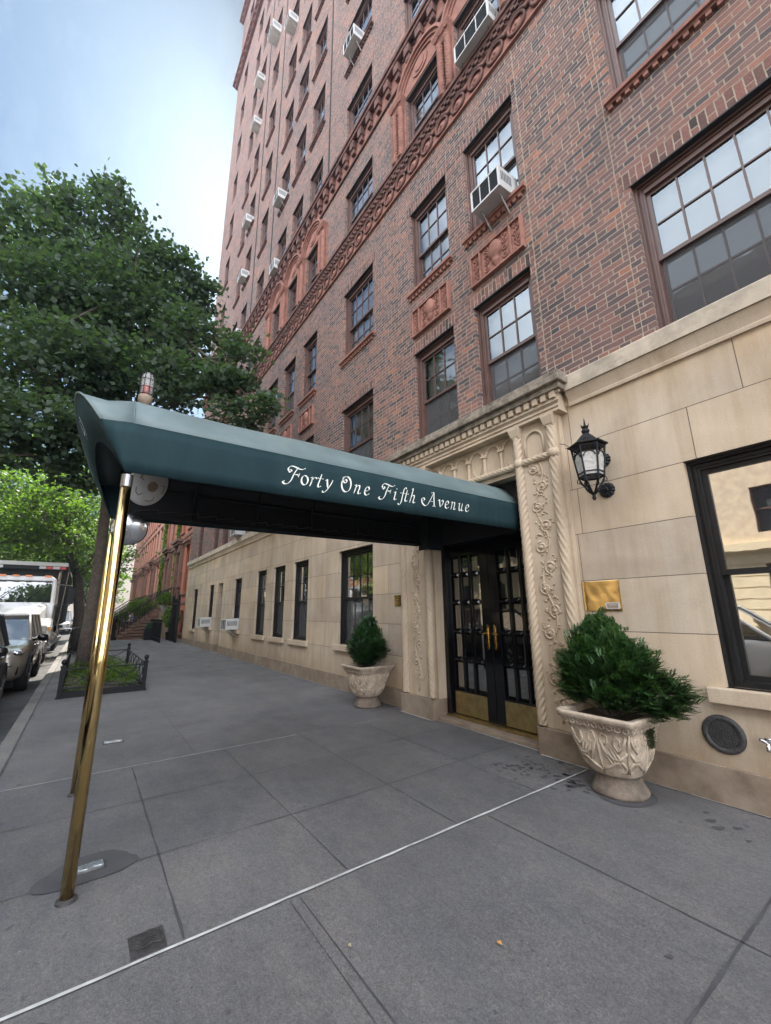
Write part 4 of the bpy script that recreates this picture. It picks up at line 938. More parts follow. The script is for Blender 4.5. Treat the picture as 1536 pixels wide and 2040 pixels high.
for j in range(4):
    a = j*PI/4+.3
    pts = [(bx+.058*math.cos(PI*q/12)*math.cos(a)/max(abs(math.cos(PI*q/12)), .0)**0 if False else bx, by, 3.5) for q in range(1)]
    arcp = [(1, 0), (1, .17), (.86, .22), (.5, .25), (0, .26), (-.5, .25), (-.86, .22), (-1, .17), (-1, 0)]
    g.tube([(bx+.058*u*math.cos(a), by+.058*u*math.sin(a), 3.49+v) for u, v in arcp], .0028, 5)
for z in (3.50, 3.57, 3.65): g.tube([(bx+.058*math.cos(2*PI*q/16), by+.058*math.sin(2*PI*q/16), z) for q in range(17)], .0028, 5, cap=False)
g.build('cage', M['iron'], be)
# round fixtures under the canopy
def disc_fix(name, c, nrm, r, label, mirror):
    o = empty(name, c, label, 'mirror' if mirror else 'fixture'); q = Vector(nrm).to_track_quat('Z', 'Y').to_matrix().to_4x4(); c = Vector(c)
    g = MB(); g.lathe([(r*.98, -.02), (r, -.012), (r*1.0, .0), (r*.96, .008)], c, 40, q, cap=False); g.lathe([(.0001, -.02), (r*.98, -.02)], c, 40, q, cap=False); g.build('rim', M['iron'] if mirror else M['white'], o, smooth=True)
    g = MB(); g.lathe([(r*.96, .006), (r*.8, .02), (r*.5, .035), (r*.2, .042), (.0001, .044)], c, 40, q, cap=False)
    if mirror: g.build('mirror_face', M['chrome'], o, smooth=True)
    else:
        g.build('dish', M['white'], o, smooth=True); g = MB(); g.lathe([(r*.24, .04), (r*.24, .055), (r*.1, .06), (.0001, .06)], c, 20, q, cap=False); g.build('hub', M['plinth'], o)
        g = MB()
        for j in range(5):
            a = j*2*PI/5; tt = Vector((math.cos(a), math.sin(a), 0)); s2 = Vector((-math.sin(a), math.cos(a), 0))
            g.tube([c+q@(tt*r*.5+s2*r*.16+Vector((0, 0, .036))), c+q@(tt*r*.68+s2*r*.2+Vector((0, 0, .028))), c+q@(tt*r*.74+Vector((0, 0, .026))), c+q@(tt*r*.68-s2*r*.2+Vector((0, 0, .028)))], .004, 4)
        g.build('rib', M['plinth'], o)
    g = MB(); g.tube([c-q@Vector((0, 0, .02)), c-q@Vector((0, 0, .08)), (c.x-.02, c.y+.05, 2.6 if mirror else 2.84)], .008, 6); g.build('bracket', M['iron'], o)
    return o
disc_fix('round_fixture', (-3.7, -4.13, 2.56), (.75, .55, -.4), .175, 'white round disc fixture with brown hub tilted under the canopy front', False)
disc_fix('convex_mirror', (-4.7, -4.17, 2.36), (.85, -.1, -.25), .16, 'dark rimmed round mirror hanging under the canopy behind the pole', True)
# ------------------------------------------------------------------ planters
def urn(cx, cy, name, label):
    root = empty(name, (cx, cy, 0), label, 'planter', 'carved stone planters beside the doorway')
    H = .66; secs = [(.0, .215, 2.2), (.03, .225, 2.2), (.06, .205, 2.2), (.10, .185, 2.2), (.135, .175, 2.2), (.16, .185, 2.3), (.175, .20, 2.5), (.20, .215, 2.8), (.28, .245, 3.2), (.36, .265, 3.6), (.43, .275, 4.5), (.49, .27, 6), (.52, .272, 10), (.545, .285, 14), (.555, .30, 16), (.60, .315, 16), (.605, .335, 18), (.64, .345, 18), (.655, .345, 18), (.66, .335, 18)]
    def pt_(a, hs, e, z):
        c_, s_ = math.cos(a), math.sin(a); r = hs/((abs(c_)**e+abs(s_)**e)**(1/e)); return (cx+r*c_, cy+r*s_, z)
    n_ = 96; g = MB(); g.loft([[pt_(2*PI*j/n_, hs, e, z) for j in range(n_)] for z, hs, e in secs if z >= .16], cap=False)
    ins = [(.66, .335, 18), (.655, .29, 16), (.58, .28, 14)]; g.loft([[pt_(2*PI*j/n_, hs, e, z) for j in range(n_)] for z, hs, e in ins], cap=False)
    b = g.build('bowl', M['urn'], root, smooth=False); b.data.polygons.foreach_set('use_smooth', [True]*len(b.data.polygons))
    g = MB(); g.loft([[pt_(2*PI*j/n_, hs, e, z) for j in range(n_)] for z, hs, e in secs if z <= .176]); g.build('foot', M['urn_base'], root, smooth=True)
    g = MB(); g.loft([[pt_(2*PI*j/24, hs, 14, z) for j in range(24)] for hs, z in ((.285, .60), (.01, .615))]); g.build('soil', M['soil'], root)
    def hs_at(z):
        for (z0, h0, e0), (z1, h1, e1) in zip(secs[:-1], secs[1:]):
            if z0 <= z <= z1: t_ = (z-z0)/(z1-z0+1e-9); return h0+(h1-h0)*t_, e0+(e1-e0)*t_
        return secs[-1][1:]
    rel = MB()
    for f in range(4):
        a0 = f*PI/2
        def mp_(p):       # p=(u,_,z) on face f
            u, _, z = p; z = max(.17, min(.655, z)); hs, e = hs_at(z); ang = a0+math.atan2(max(-1.3, min(1.3, u)), 1); x, y, zz = pt_(ang, hs, e, z); return (x, y, zz)
        for i in range(9): scroll(rel, -.84+i*.21, .578, 0, .035, 1.15, -PI/2, 1, .0075, lambda p: mp_((p[0]*1.0, 0, .578+(p[2]-.578)*.55)), 4) if False else None
        for i in range(9):
            u0 = -.86+i*.215; pts = [mp_((u0+.075*math.cos(a), 0, .577+.021*math.sin(a))) for a in [2*PI*q/12 for q in range(13)]]; rel.tube(pts, .006, 5)
        for s_ in (-1, 1):
            # S scrolls and leaves
            rel.tube([mp_((s_*u, 0, z)) for u, z in ((.9, .52), (.8, .44), (.62, .39), (.5, .44), (.56, .50), (.70, .485), (.66, .44))], [.012, .013, .012, .011, .010, .008, .006], 6)
            rel.tube([mp_((s_*u, 0, z)) for u, z in ((.95, .40), (.7, .33), (.45, .33), (.2, .38), (.06, .46), (.14, .52), (.3, .50), (.3, .45), (.2, .43))], [.012, .014, .014, .013, .012, .011, .009, .008, .005], 6)
            rel.tube([mp_((s_*u, 0, z)) for u, z in ((.0, .22), (.25, .25), (.5, .30), (.75, .31), (.92, .27), (.85, .22), (.7, .235))], [.011, .013, .013, .012, .011, .009, .006], 6)
            for q in range(4):
                u0 = .1+q*.13; rel.tube([mp_((s_*u, 0, z)) for u, z in ((u0, .41+q*.0), (u0+.1, .36), (u0+.24, .30), (u0+.34, .265))], [.004, .011, .011, .004], 5)
            rel.tube([mp_((s_*u, 0, z)) for u, z in ((1.0, .54), (.98, .42), (1.0, .32), (.96, .22))], [.008, .012, .012, .006], 6)
        rel.tube([mp_((u, 0, z)) for u, z in ((0, .19), (.0, .3), (0, .4), (0, .50))], [.008, .014, .014, .006], 6)
    rel.build('relief', M['urn'], root, smooth=True)
    g = MB(); g.loft([[pt_(2*PI*j/n_, hs+.003, 2.3, z) for j in range(n_)] for z, hs in ((.168, .19), (.176, .198), (.184, .19))], cap=False); g.build('seam', M['soot'], root, smooth=True)
    return root
pr = urn(-2.10, -.43, 'stone_planter', 'large carved pale stone planter right of the doorway, under the square brass plaque')
pl = urn(-6.24, -.36, 'stone_planter', 'carved stone planter left of the doorway, near the small engraved plaque')
g = MB()
for i in range(700):     # moss hanging at the +x face
    u = random.gauss(0, .05); v = random.random(); z = .56-.16*v; y = -.36+u*(1-.3*v)
    x = -2.10+.272+.008+ (z-.40)*.02; s_ = random.uniform(.004, .009)
    a = random.uniform(0, 6.28); g.quad((x, y, z), (x+.01, y+s_*math.cos(a), z+s_*math.sin(a)), (x+.004, y+s_*1.5*math.cos(a+.6), z+s_*1.5*math.sin(a+.6)-.008), (x, y+s_*math.cos(a+1.5), z+s_*math.sin(a+1.5)))
g.build('moss_patch', M['moss'], pr, fixn=False)
# ------------------------------------------------------------------ foliage helpers (numpy)
def quads_obj(name, V, mat, parent):     # V (n,4,3) world
    n = len(V); me = bpy.data.meshes.new(name); off = Vector()
    p = parent
    while p: off += p.location; p = p.parent
    W = (V.reshape(-1, 3)-np.array(off)).astype(np.float32)
    me.vertices.add(n*4); me.vertices.foreach_set('co', W.ravel()); me.loops.add(n*4); me.loops.foreach_set('vertex_index', np.arange(n*4, dtype=np.int32))
    me.polygons.add(n); me.polygons.foreach_set('loop_start', np.arange(0, n*4, 4, dtype=np.int32)); me.polygons.foreach_set('loop_total', np.full(n, 4, np.int32))
    me.update(calc_edges=True); me.materials.append(mat); o = bpy.data.objects.new(name, me); COL.objects.link(o)
    if parent: o.parent = parent
    return o
def leaves(C, size, flat=.5, aspect=.8, droop=0.0, dirs=None):
    n = len(C); a = rng.normal(size=(n, 3)); a[:, 2] *= flat
    if dirs is not None: a = a*.45+dirs
    a[:, 2] -= droop; a /= np.linalg.norm(a, axis=1)[:, None]
    b = rng.normal(size=(n, 3)); b[:, 2] *= flat; b -= (b*a).sum(1)[:, None]*a; b /= np.linalg.norm(b, axis=1)[:, None]
    s = (size*rng.uniform(.6, 1.3, n))[:, None]; w = s*aspect*.5
    nrm = np.cross(a, b)
    return np.stack([C-a*s*.5, C+b*w+nrm*s*.08, C+a*s*.5, C-b*w+nrm*s*.08], 1)
# yew shrubs
def yew(name, base, lobes, n, label, mat, seed):
    r_ = np.random.default_rng(seed); root = empty(name, base, label, 'shrub', 'evergreen shrubs in the stone planters')
    V = []; g = MB(); b0 = np.array(base)
    for (dx, dy, dz, rx, ry, rz, wgt) in lobes:
        c = b0+np.array((dx, dy, dz)); k = int(n*wgt)
        d = r_.normal(size=(k, 3)); d /= np.linalg.norm(d, axis=1)[:, None]
        rad = r_.uniform(.25, 1.0, k)**.45*(1+.16*np.sin(d[:, 0]*9+dz*9)*np.sin(d[:, 2]*8+dx*7)+.1*np.sin(d[:, 1]*11))
        tip = c+d*np.array((rx, ry, rz))*rad[:, None]
        out = tip-(b0+np.array((dx*.3, dy*.3, dz*.35))); out /= np.linalg.norm(out, axis=1)[:, None]; out[:, 2] *= .55
        out[:, 2] *= .95; out += r_.normal(size=(k, 3))*np.array((.3, .3, .2)); out /= np.linalg.norm(out, axis=1)[:, None]
        for q in range(9):      # each sprig: needles either side of a twig
            t_ = q/9*.075; s_ = 1 if q % 2 else -1; sidev = np.cross(out, np.array((0, 0, 1.0))); sidev /= np.linalg.norm(sidev, axis=1)[:, None]
            P = tip-out*t_; nd = sidev*s_*.85+out*.5; nd /= np.linalg.norm(nd, axis=1)[:, None]; L_ = .032*(.6+.4*math.sin(PI*(q+1)/10))*r_.uniform(.8, 1.25, k)[:, None]
            upv = np.cross(nd, out); w = out*.0072
            V.append(np.stack([P-w, P+nd*L_*.5-w*1.3, P+nd*L_, P+nd*L_*.5+w*1.3], 1))
        for q in range(int(14*wgt)+3):
            j = r_.integers(k); p1 = tip[j]; g.tube([tuple(b0+np.array((dx*.1, dy*.1, .0))+r_.normal(size=3)*.012*np.array((1, 1, 0))), tuple((b0+p1)/2+np.array((dx, dy, 0))*.1+r_.normal(size=3)*.03), tuple(p1)], [.009, .005, .0025], 5)
    quads_obj('foliage', np.concatenate(V), mat, root); g.build('stem', M['bark'], root)
    return root
yew('evergreen_shrub', (-2.08, -.43, .61), [(-.06, 0, .56, .30, .26, .26, .20), (-.02, 0, .72, .16, .15, .19, .09), (-.24, -.05, .40, .24, .22, .20, .14), (.18, .02, .46, .30, .26, .22, .2), (.42, .02, .24, .27, .24, .19, .22), (-.28, -.08, .22, .18, .17, .12, .07), (.10, -.06, .22, .28, .24, .15, .13)], 8800, 'wide bushy dark green evergreen in the large right planter', M['yew'], 3)
yew('evergreen_shrub', (-6.24, -.36, .61), [(0, 0, .50, .28, .26, .24, .28), (.02, 0, .72, .15, .14, .16, .12), (.24, 0, .32, .27, .24, .20, .22), (-.24, 0, .32, .27, .24, .2, .22), (0, -.05, .16, .3, .22, .12, .16)], 6400, 'rounded cone shaped dark evergreen in the left planter before the window', M['yew2'], 8)
# ------------------------------------------------------------------ street trees
def tree(name, base, trunk, blobs, n, leaf, label, mat, seed, branch=True, cat='tree', tr=.16, ncl=None, group='street trees along the kerb'):
    global rng
    rng = np.random.default_rng(seed); root = empty(name, base, label, cat, group)
    V = []; tot = sum(b[3]**2*(b[4] if len(b) > 4 else 1) for b in blobs); g = MB()
    top = Vector(trunk[-1]); k = len(trunk); g.tube(trunk, [tr*(1.25 if i == 0 else 1)*(1-.45*i/(k-1)) for i in range(k)], 12)
    rr = random.Random(seed)
    for b in blobs:
        c = np.array(b[:3]); r = b[3]; w = (b[4] if len(b) > 4 else 1); cnt = int(n*r*r*w/tot); ncl = max(6, int(cnt/38))
        d = rng.normal(size=(ncl, 3)); d /= np.linalg.norm(d, axis=1)[:, None]; cl = c+d*r*(rng.uniform(.15, 1, ncl)**.5)[:, None]*np.array((1, 1, .8))
        # layered sprays: clusters flattened horizontally, drooping outward
        idx = rng.integers(0, ncl, cnt); off = rng.normal(size=(cnt, 3))*np.array((.30, .30, .13))*min(1.6, max(.6, r/1.3))
        C = cl[idx]+off; V.append(leaves(C, leaf, .45, .85, .25))
        if branch:
            for q in range(3):
                j = rr.randrange(ncl); e = Vector(cl[j]); s_ = Vector(trunk[rr.randrange(max(1, k-3), k)]); m_ = s_.lerp(e, .5)+Vector((0, 0, -.25+rr.random()*.5)); g.tube([s_, m_, e], [tr*.38, tr*.22, .015], 6)
    quads_obj('crown', np.concatenate(V), mat, root); g.build('trunk', M['bark'], root, smooth=True)
    return root
def pxb(x, y, X, rp):       # a crown clump seen around (x,y) at distance plane X, radius in px of the photo
    d = Fv+Av*((x-768)/FPX)-Bv*((y-1020)/FPX); t_ = X/d.x; p = CAMP+d*t_; return (p.x, p.y, p.z, rp*t_/FPX)
T1 = [pxb(*q) for q in ((55, 470, -12.5, 85), (150, 470, -12.5, 75), (225, 425, -12, 45), (285, 520, -12, 75), (350, 560, -12, 60), (400, 590, -12, 45), (60, 590, -12, 110), (180, 600, -12, 110), (300, 640, -12, 95), (390, 680, -11, 70),
   (40, 720, -11, 115), (150, 730, -11.5, 110), (270, 740, -11.5, 95), (370, 760, -10.5, 75), (450, 770, -10, 60), (490, 700, -9.5, 38), (530, 810, -9, 34), (60, 850, -10.5, 100), (150, 880, -11, 80), (470, 830, -9.6, 50), (20, 905, -10.5, 55), (165, 950, -11, 35), (130, 930, -11, 40), (205, 385, -12, 26), (240, 375, -12, 22), (120, 385, -12, 26), (60, 395, -12.4, 30))]
tree('street_tree', (-13.4, -4.28, 0), [(-13.4, -4.28, 0), (-13.35, -4.3, 1.2), (-13.2, -4.28, 2.6), (-13.0, -4.32, 4.2), (-12.8, -4.4, 6), (-12.5, -4.5, 8), (-12.3, -4.6, 10)], T1, 38000, .14, 'large dark linden tree rising from the railed pit behind the canopy', M['leaf'], 21)
far = [pxb(45, 965, -19.5, 60), pxb(110, 1000, -20, 50), pxb(20, 1040, -21, 60), pxb(110, 1075, -21, 45), (-24, -5.9, 6.2, 2.6), (-24, -8, 7.5, 2.8), (-25, -4.4, 4.6, 1.5), (-22.5, -7.5, 5.0, 2.0), (-24, -10, 5.5, 2.4), (-26, -5, 8.2, 2.4), (-23, -5.3, 3.9, 1.0)]
tree('street_tree', (-22.8, -5.0+.6, 0), [(-22.8, -4.5, 0), (-22.85, -4.6, 1.5), (-23.0, -4.9, 3.2), (-23.3, -5.6, 5), (-23.8, -6.2, 7)], far, 30000, .13, 'sunlit green street tree behind the dump truck', M['leaf_lit'], 33, tr=.24)
f2 = [(-36, -5.2, 5.0, 2.2), (-36, -8, 6.8, 3.2), (-38, -4.0, 6.5, 2.2), (-34, -4.4, 3.9, 1.1), (-36, -11, 6, 3)]
tree('street_tree', (-36, -4.5, 0), [(-36, -4.5, 0), (-36, -4.6, 2), (-36.2, -5, 4), (-36.5, -6, 6)], f2, 16000, .18, 'leafy street tree before the brownstone stoops', M['leaf_lit'], 44, tr=.2)
f3 = [(-52, -6, 5.5, 3.4), (-52, -11, 6.5, 4.4), (-55, -3.6, 6.5, 3.0), (-58, -8, 11, 5)]
tree('street_tree', (-53, -4.6, 0), [(-53, -4.6, 0), (-53, -4.8, 3), (-53.5, -6, 7)], f3, 15000, .26, 'distant bright tree at the end of the parked cars', M['leaf_lit'], 55, tr=.22)
f4 = [(-30, -15.5, 6, 3.6), (-26, -15.5, 9, 4), (-20, -15.5, 7, 3.4), (-24, -13.5, 4.6, 2.4), (-20, -14, 10.5, 3), (-34, -16, 11, 4)]
tree('street_tree', (-25, -14.9, 0), [(-25, -14.9, 0), (-25, -14.9, 3), (-25.2, -15, 7)], f4, 26000, .19, 'tall sunlit tree on the far side of the street', M['leaf_lit'], 66, tr=.25)
f5 = [(-75, -2, 6, 4), (-78, -9, 8, 6), (-76, -14, 8, 6), (-80, -5, 13, 6)]
tree('street_tree', (-76, -4.6, 0), [(-76, -4.6, 0), (-76, -4.8, 3), (-76.5, -6, 8)], f5, 9000, .38, 'farthest hazy tree closing the view down the street', M['leaf_lit'], 77, tr=.25)
# ------------------------------------------------------------------ window air conditioners
def ac(x0, x1, z0, h, dep, label, tilt=.04, y0=.12):
    o = empty('air_conditioner', ((x0+x1)/2, 0, z0), label, 'air conditioner', 'air conditioners in the facade windows')
    g = MB(); Y0, Y1 = -dep, y0; t_ = tilt; e = .018
    def P(x, y, z): return (x, y, z0+z-(Y1-y)*t_)
    def bx(a, b, c, d, e_, f): g.add([P(x, y, z) for x in (a, b) for y in (c, d) for z in (e_, f)], [(0,1,3,2),(4,6,7,5),(0,4,5,1),(2,3,7,6),(0,2,6,4),(1,5,7,3)])
    bx(x0, x1, Y0+.02, Y1, 0, .02); bx(x0, x1, Y0+.02, Y1, h-.02, h); bx(x0, x0+.015, Y0+.02, Y1, .02, h-.02); bx(x1-.015, x1, Y0+.02, Y1, .02, h-.02)
    bx(x0, x0+.03, Y0, Y0+.02, 0, h); bx(x1-.03, x1, Y0, Y0+.02, 0, h); bx(x0+.03, x1-.03, Y0, Y0+.02, 0, .03); bx(x0+.03, x1-.03, Y0, Y0+.02, h-.03, h)
    for q in (.33, .66): bx(x0+(x1-x0)*q-.006, x0+(x1-x0)*q+.006, Y0, Y0+.02, .03, h-.03)
    g.build('casing', M['white'], o, bevel=.003)
    g = MB(); bx(x0+.016, x1-.016, Y0+.03, Y0+.05, .02, h-.02)
    for i in range(9):
        zz = .04+i*(h-.08)/9; bx(x0+.03, x1-.03, Y0+.012, Y0+.03, zz, zz+.006)
    n_ = int(max(3, (dep-.05)/.04))
    for xx in (x0-.002, x1-.002):
        for i in range(n_): yy = Y0+.05+i*(dep-.08)/n_; bx(xx, xx+.004, yy, yy+.02, h*.35, h*.8)
    g.build('grille', M['grille'], o)
    for xa in (x0+.08, x1-.11):
        g = MB(); g.tube([P(xa+.015, .0, -.012), P(xa+.015, Y0+.1, -.012), P(xa+.015, Y0+.15, -.02), (xa+.015, -.01, z0-.26)], .011, 6); g.build('support_bracket', M['galv'], o)
S_ = lambda k: HEADS[k]-1.93
ac(-3.32, -2.78, S_(3)+.03, .38, .34, 'nearest boxy white air conditioner, in the window above the right carved panel', .1)
ac(-3.52, -2.74, 11.15, .40, .26, 'wide air conditioner in the near twin arch window', .05)
ac(-7.6, -7.0, S_(6)+.02, .42, .34, 'air conditioner near the top of the photo left of the twin arches', .05)
ac(-13.25, -12.7, S_(6)+.02, .42, .36, 'air conditioner with struts two floors above the triple arches')
ac(-13.2, -12.7, S_(5)+.02, .42, .34, 'air conditioner just above the cornice over the triple arches')
ac(-13.2, -12.6, S_(9)+.02, .45, .4, 'topmost white box air conditioner in the column over the triple arches')
ac(-15.8, -15.05, S_(10)+.02, .55, .45, 'largest high air conditioner near the top left of the tower')
ac(-18.1, -17.5, S_(10)+.02, .42, .4, 'small high air conditioner nearest the left skyline of the tower')
ac(-18.1, -17.5, S_(9)+.02, .42, .38, 'air conditioner with white struts on the hazy left part of the tower')
ac(-18.1, -17.5, S_(7)+.02, .42, .36, 'air conditioner left of and above the tree top against the brick')
ac(-18.1, -17.5, S_(6)+.02, .42, .36, 'air conditioner level with the notch in the tree crown')
ac(-18.1, -17.5, S_(5)+.02, .42, .36, 'air conditioner beside the tree crown edge, lowest of its column')
ac(-15.75, -15.1, .97, .36, .42, 'white air conditioner in the right one of two ground floor windows', .03)
ac(-19.65, -19.05, .97, .38, .42, 'white air conditioner next to the narrow service door on the ground floor', .03)
ac(-15.75, -15.15, 4.34, .38, .34, 'white air conditioner resting on the stone belt course under the canopy edge')
# ------------------------------------------------------------------ utility covers and litter
def cover(x, y, w, l, label, mat, rz=0):
    o = empty('utility_cover', (x, y, 0), label, 'utility cover', 'small covers set in the pavement', rz)
    g = MB(); e = .016
    for a in ((-w, w, -l, -l+e), (-w, w, l-e, l), (-w, -w+e, -l+e, l-e), (w-e, w, -l+e, l-e)): g.box(a[0], a[1], a[2], a[3], -.01, .007)
    g.build('frame', M['castiron'], o, local=True)
    g = MB(); g.box(-w+e, w-e, -l+e, l-e, -.01, .0165 if mat is not M['castiron'] else .005); f = g.build('lid', mat, o, local=True)
    g = MB()
    for i in range(7): xx = -w+e+.01+i*(2*w-2*e-.02)/7; g.tube([(xx, -l*.7, .017), (xx+.008, -l*.2, .019), (xx-.004, l*.2, .019), (xx+.006, l*.7, .017)], .0035, 4)
    g.build('raised_pattern', mat, f, local=True)
cover(-3.53, -4.19, .055, .085, 'shiny worn metal cover in the damp patch behind the front brass pole', M['steel'], .06)
cover(-6.52, -3.93, .06, .11, 'shiny small cover in the pavement between the poles and the railed tree pit', M['steel'])
cover(-2.64, -3.97, .08, .075, 'dark cast iron cover touching the long white joint', M['castiron'])
def litter(x, y, s_, label, mat):
    g = MB(); g.add([(x-s_, y, .012), (x, y-s_*.6, .016), (x+s_, y+s_*.2, .013), (x, y+s_*.7, .02)], [(0, 1, 2), (0, 2, 3)]); tag(g.build('fallen_leaf', mat, fixn=False), label, 'leaf')
litter(-1.62, -2.62, .016, 'tiny orange fallen leaf on the open pavement in the foreground', plain('orange leaf', (.45, .22, .05), .7))
litter(-2.03, -3.2, .013, 'tiny pale fallen leaf left of the orange one on the foreground pavement', plain('pale leaf', (.35, .3, .2), .7))
# ------------------------------------------------------------------ railed tree pit
pit = empty('tree_pit_railing', (-12.45, -3.92, 0), 'low black iron railing with ball topped posts around the near tree pit', 'railing')
PX0, PX1, PY0, PY1 = -14.6, -10.32, -4.62, -3.24
g = MB()
for x, y in ((PX0, PY0), (PX0, PY1), (PX1, PY0), (PX1, PY1)):
    g = MB(); g.box(x-.05, x+.05, y-.05, y+.05, 0, .03); g.box(x-.036, x+.036, y-.036, y+.036, .03, .56); g.box(x-.045, x+.045, y-.045, y+.045, .56, .585)
    g.lathe([(.02, 0), (.018, .02), (.035, .035), (.047, .065), (.038, .1), (.015, .118), (.001, .122)], (x, y, .585), 14); g.build('post', M['iron'], pit)
def rail(a, b, nm='rail'):
    g = MB(); a = Vector(a); b = Vector(b)
    def P(t_, z): p = a.lerp(b, t_); return (p.x, p.y, z)
    for z in (.52, .17): g.tube([P(0, z), P(1, z)], .014, 6)
    n_ = max(1, round((b-a).length/.72))
    for i in range(n_):
        t0, t1 = i/n_, (i+1)/n_; tm = (t0+t1)/2; g.tube([P(t0, .18), P(t1, .51)], .009, 5); g.tube([P(t0, .51), P(t1, .18)], .009, 5)
        d = (b-a).normalized(); c = Vector(P(tm, .345)); g.tube([c+d*.05*math.cos(2*PI*q/12)+Vector((0, 0, .05*math.sin(2*PI*q/12))) for q in range(13)], .009, 5, cap=False)
    g.build(nm, M['iron'], pit)
    g = MB(); w = (b-a).normalized().cross(Vector((0, 0, 1)))*.02
    g.add([P(0, 0)+Vector() if False else Vector(P(t_, z))+w*s_ for t_ in (0, 1) for s_ in (-1, 1) for z in (0, .12)], [(0,1,3,2),(4,6,7,5),(0,4,5,1),(2,3,7,6),(0,2,6,4),(1,5,7,3)]); g.build('kick_board', M['iron'], pit)
rail((PX1, PY0+.04, 0), (PX1, PY1-.04, 0)); rail((PX1-.04, PY1, 0), (PX0+.04, PY1, 0)); rail((PX0, PY0+.04, 0), (PX0, PY1-.04, 0)); rail((PX1-.04, PY0, 0), (PX0+.04, PY0, 0))
g = MB(); g.box(PX0+.03, PX1-.03, PY0+.03, PY1-.03, 0, .06); tag(g.build('planting_soil', M['soil']), kind='structure')
rng = np.random.default_rng(90); C = np.stack([rng.uniform(PX0+.1, PX1-.08, 2600), rng.uniform(PY0+.08, PY1-.08, 2600), .08+rng.uniform(0, 1, 2600)**1.5*.3], 1)
cl = rng.uniform(0, 1, (26, 2)); idx = rng.integers(0, 26, 2600); C[:, 0] = PX0+.2+cl[idx, 0]*(PX1-PX0-.4)+rng.normal(size=2600)*.16; C[:, 1] = PY0+.2+cl[idx, 1]*(PY1-PY0-.4)+rng.normal(size=2600)*.13
C[:, 0] = C[:, 0].clip(PX0+.1, PX1-.08); C[:, 1] = C[:, 1].clip(PY0+.08, PY1-.08)
o = quads_obj('ground_cover', leaves(C, .085, .9, .4, -.3), M['leaf_lit'], None); tag(o, 'strappy green plants growing in the soil inside the low railing', 'plants', kind='stuff')
# sign post
sp = empty('sign_post', (-20.4, -4.3, 0), 'thin dark green street sign post seen edge-on beyond the railed pit', 'sign post')
g = MB(); g.tube([(-20.4, -4.3, 0), (-20.4, -4.3, 4.05)], .035, 8); g.build('pole', plain('dark green post', (.012, .035, .022), .4), sp)
g = MB(); g.box(-20.56, -20.24, -4.26, -4.252, 2.9, 3.9); g.build('sign_plate', M['iron'], sp)
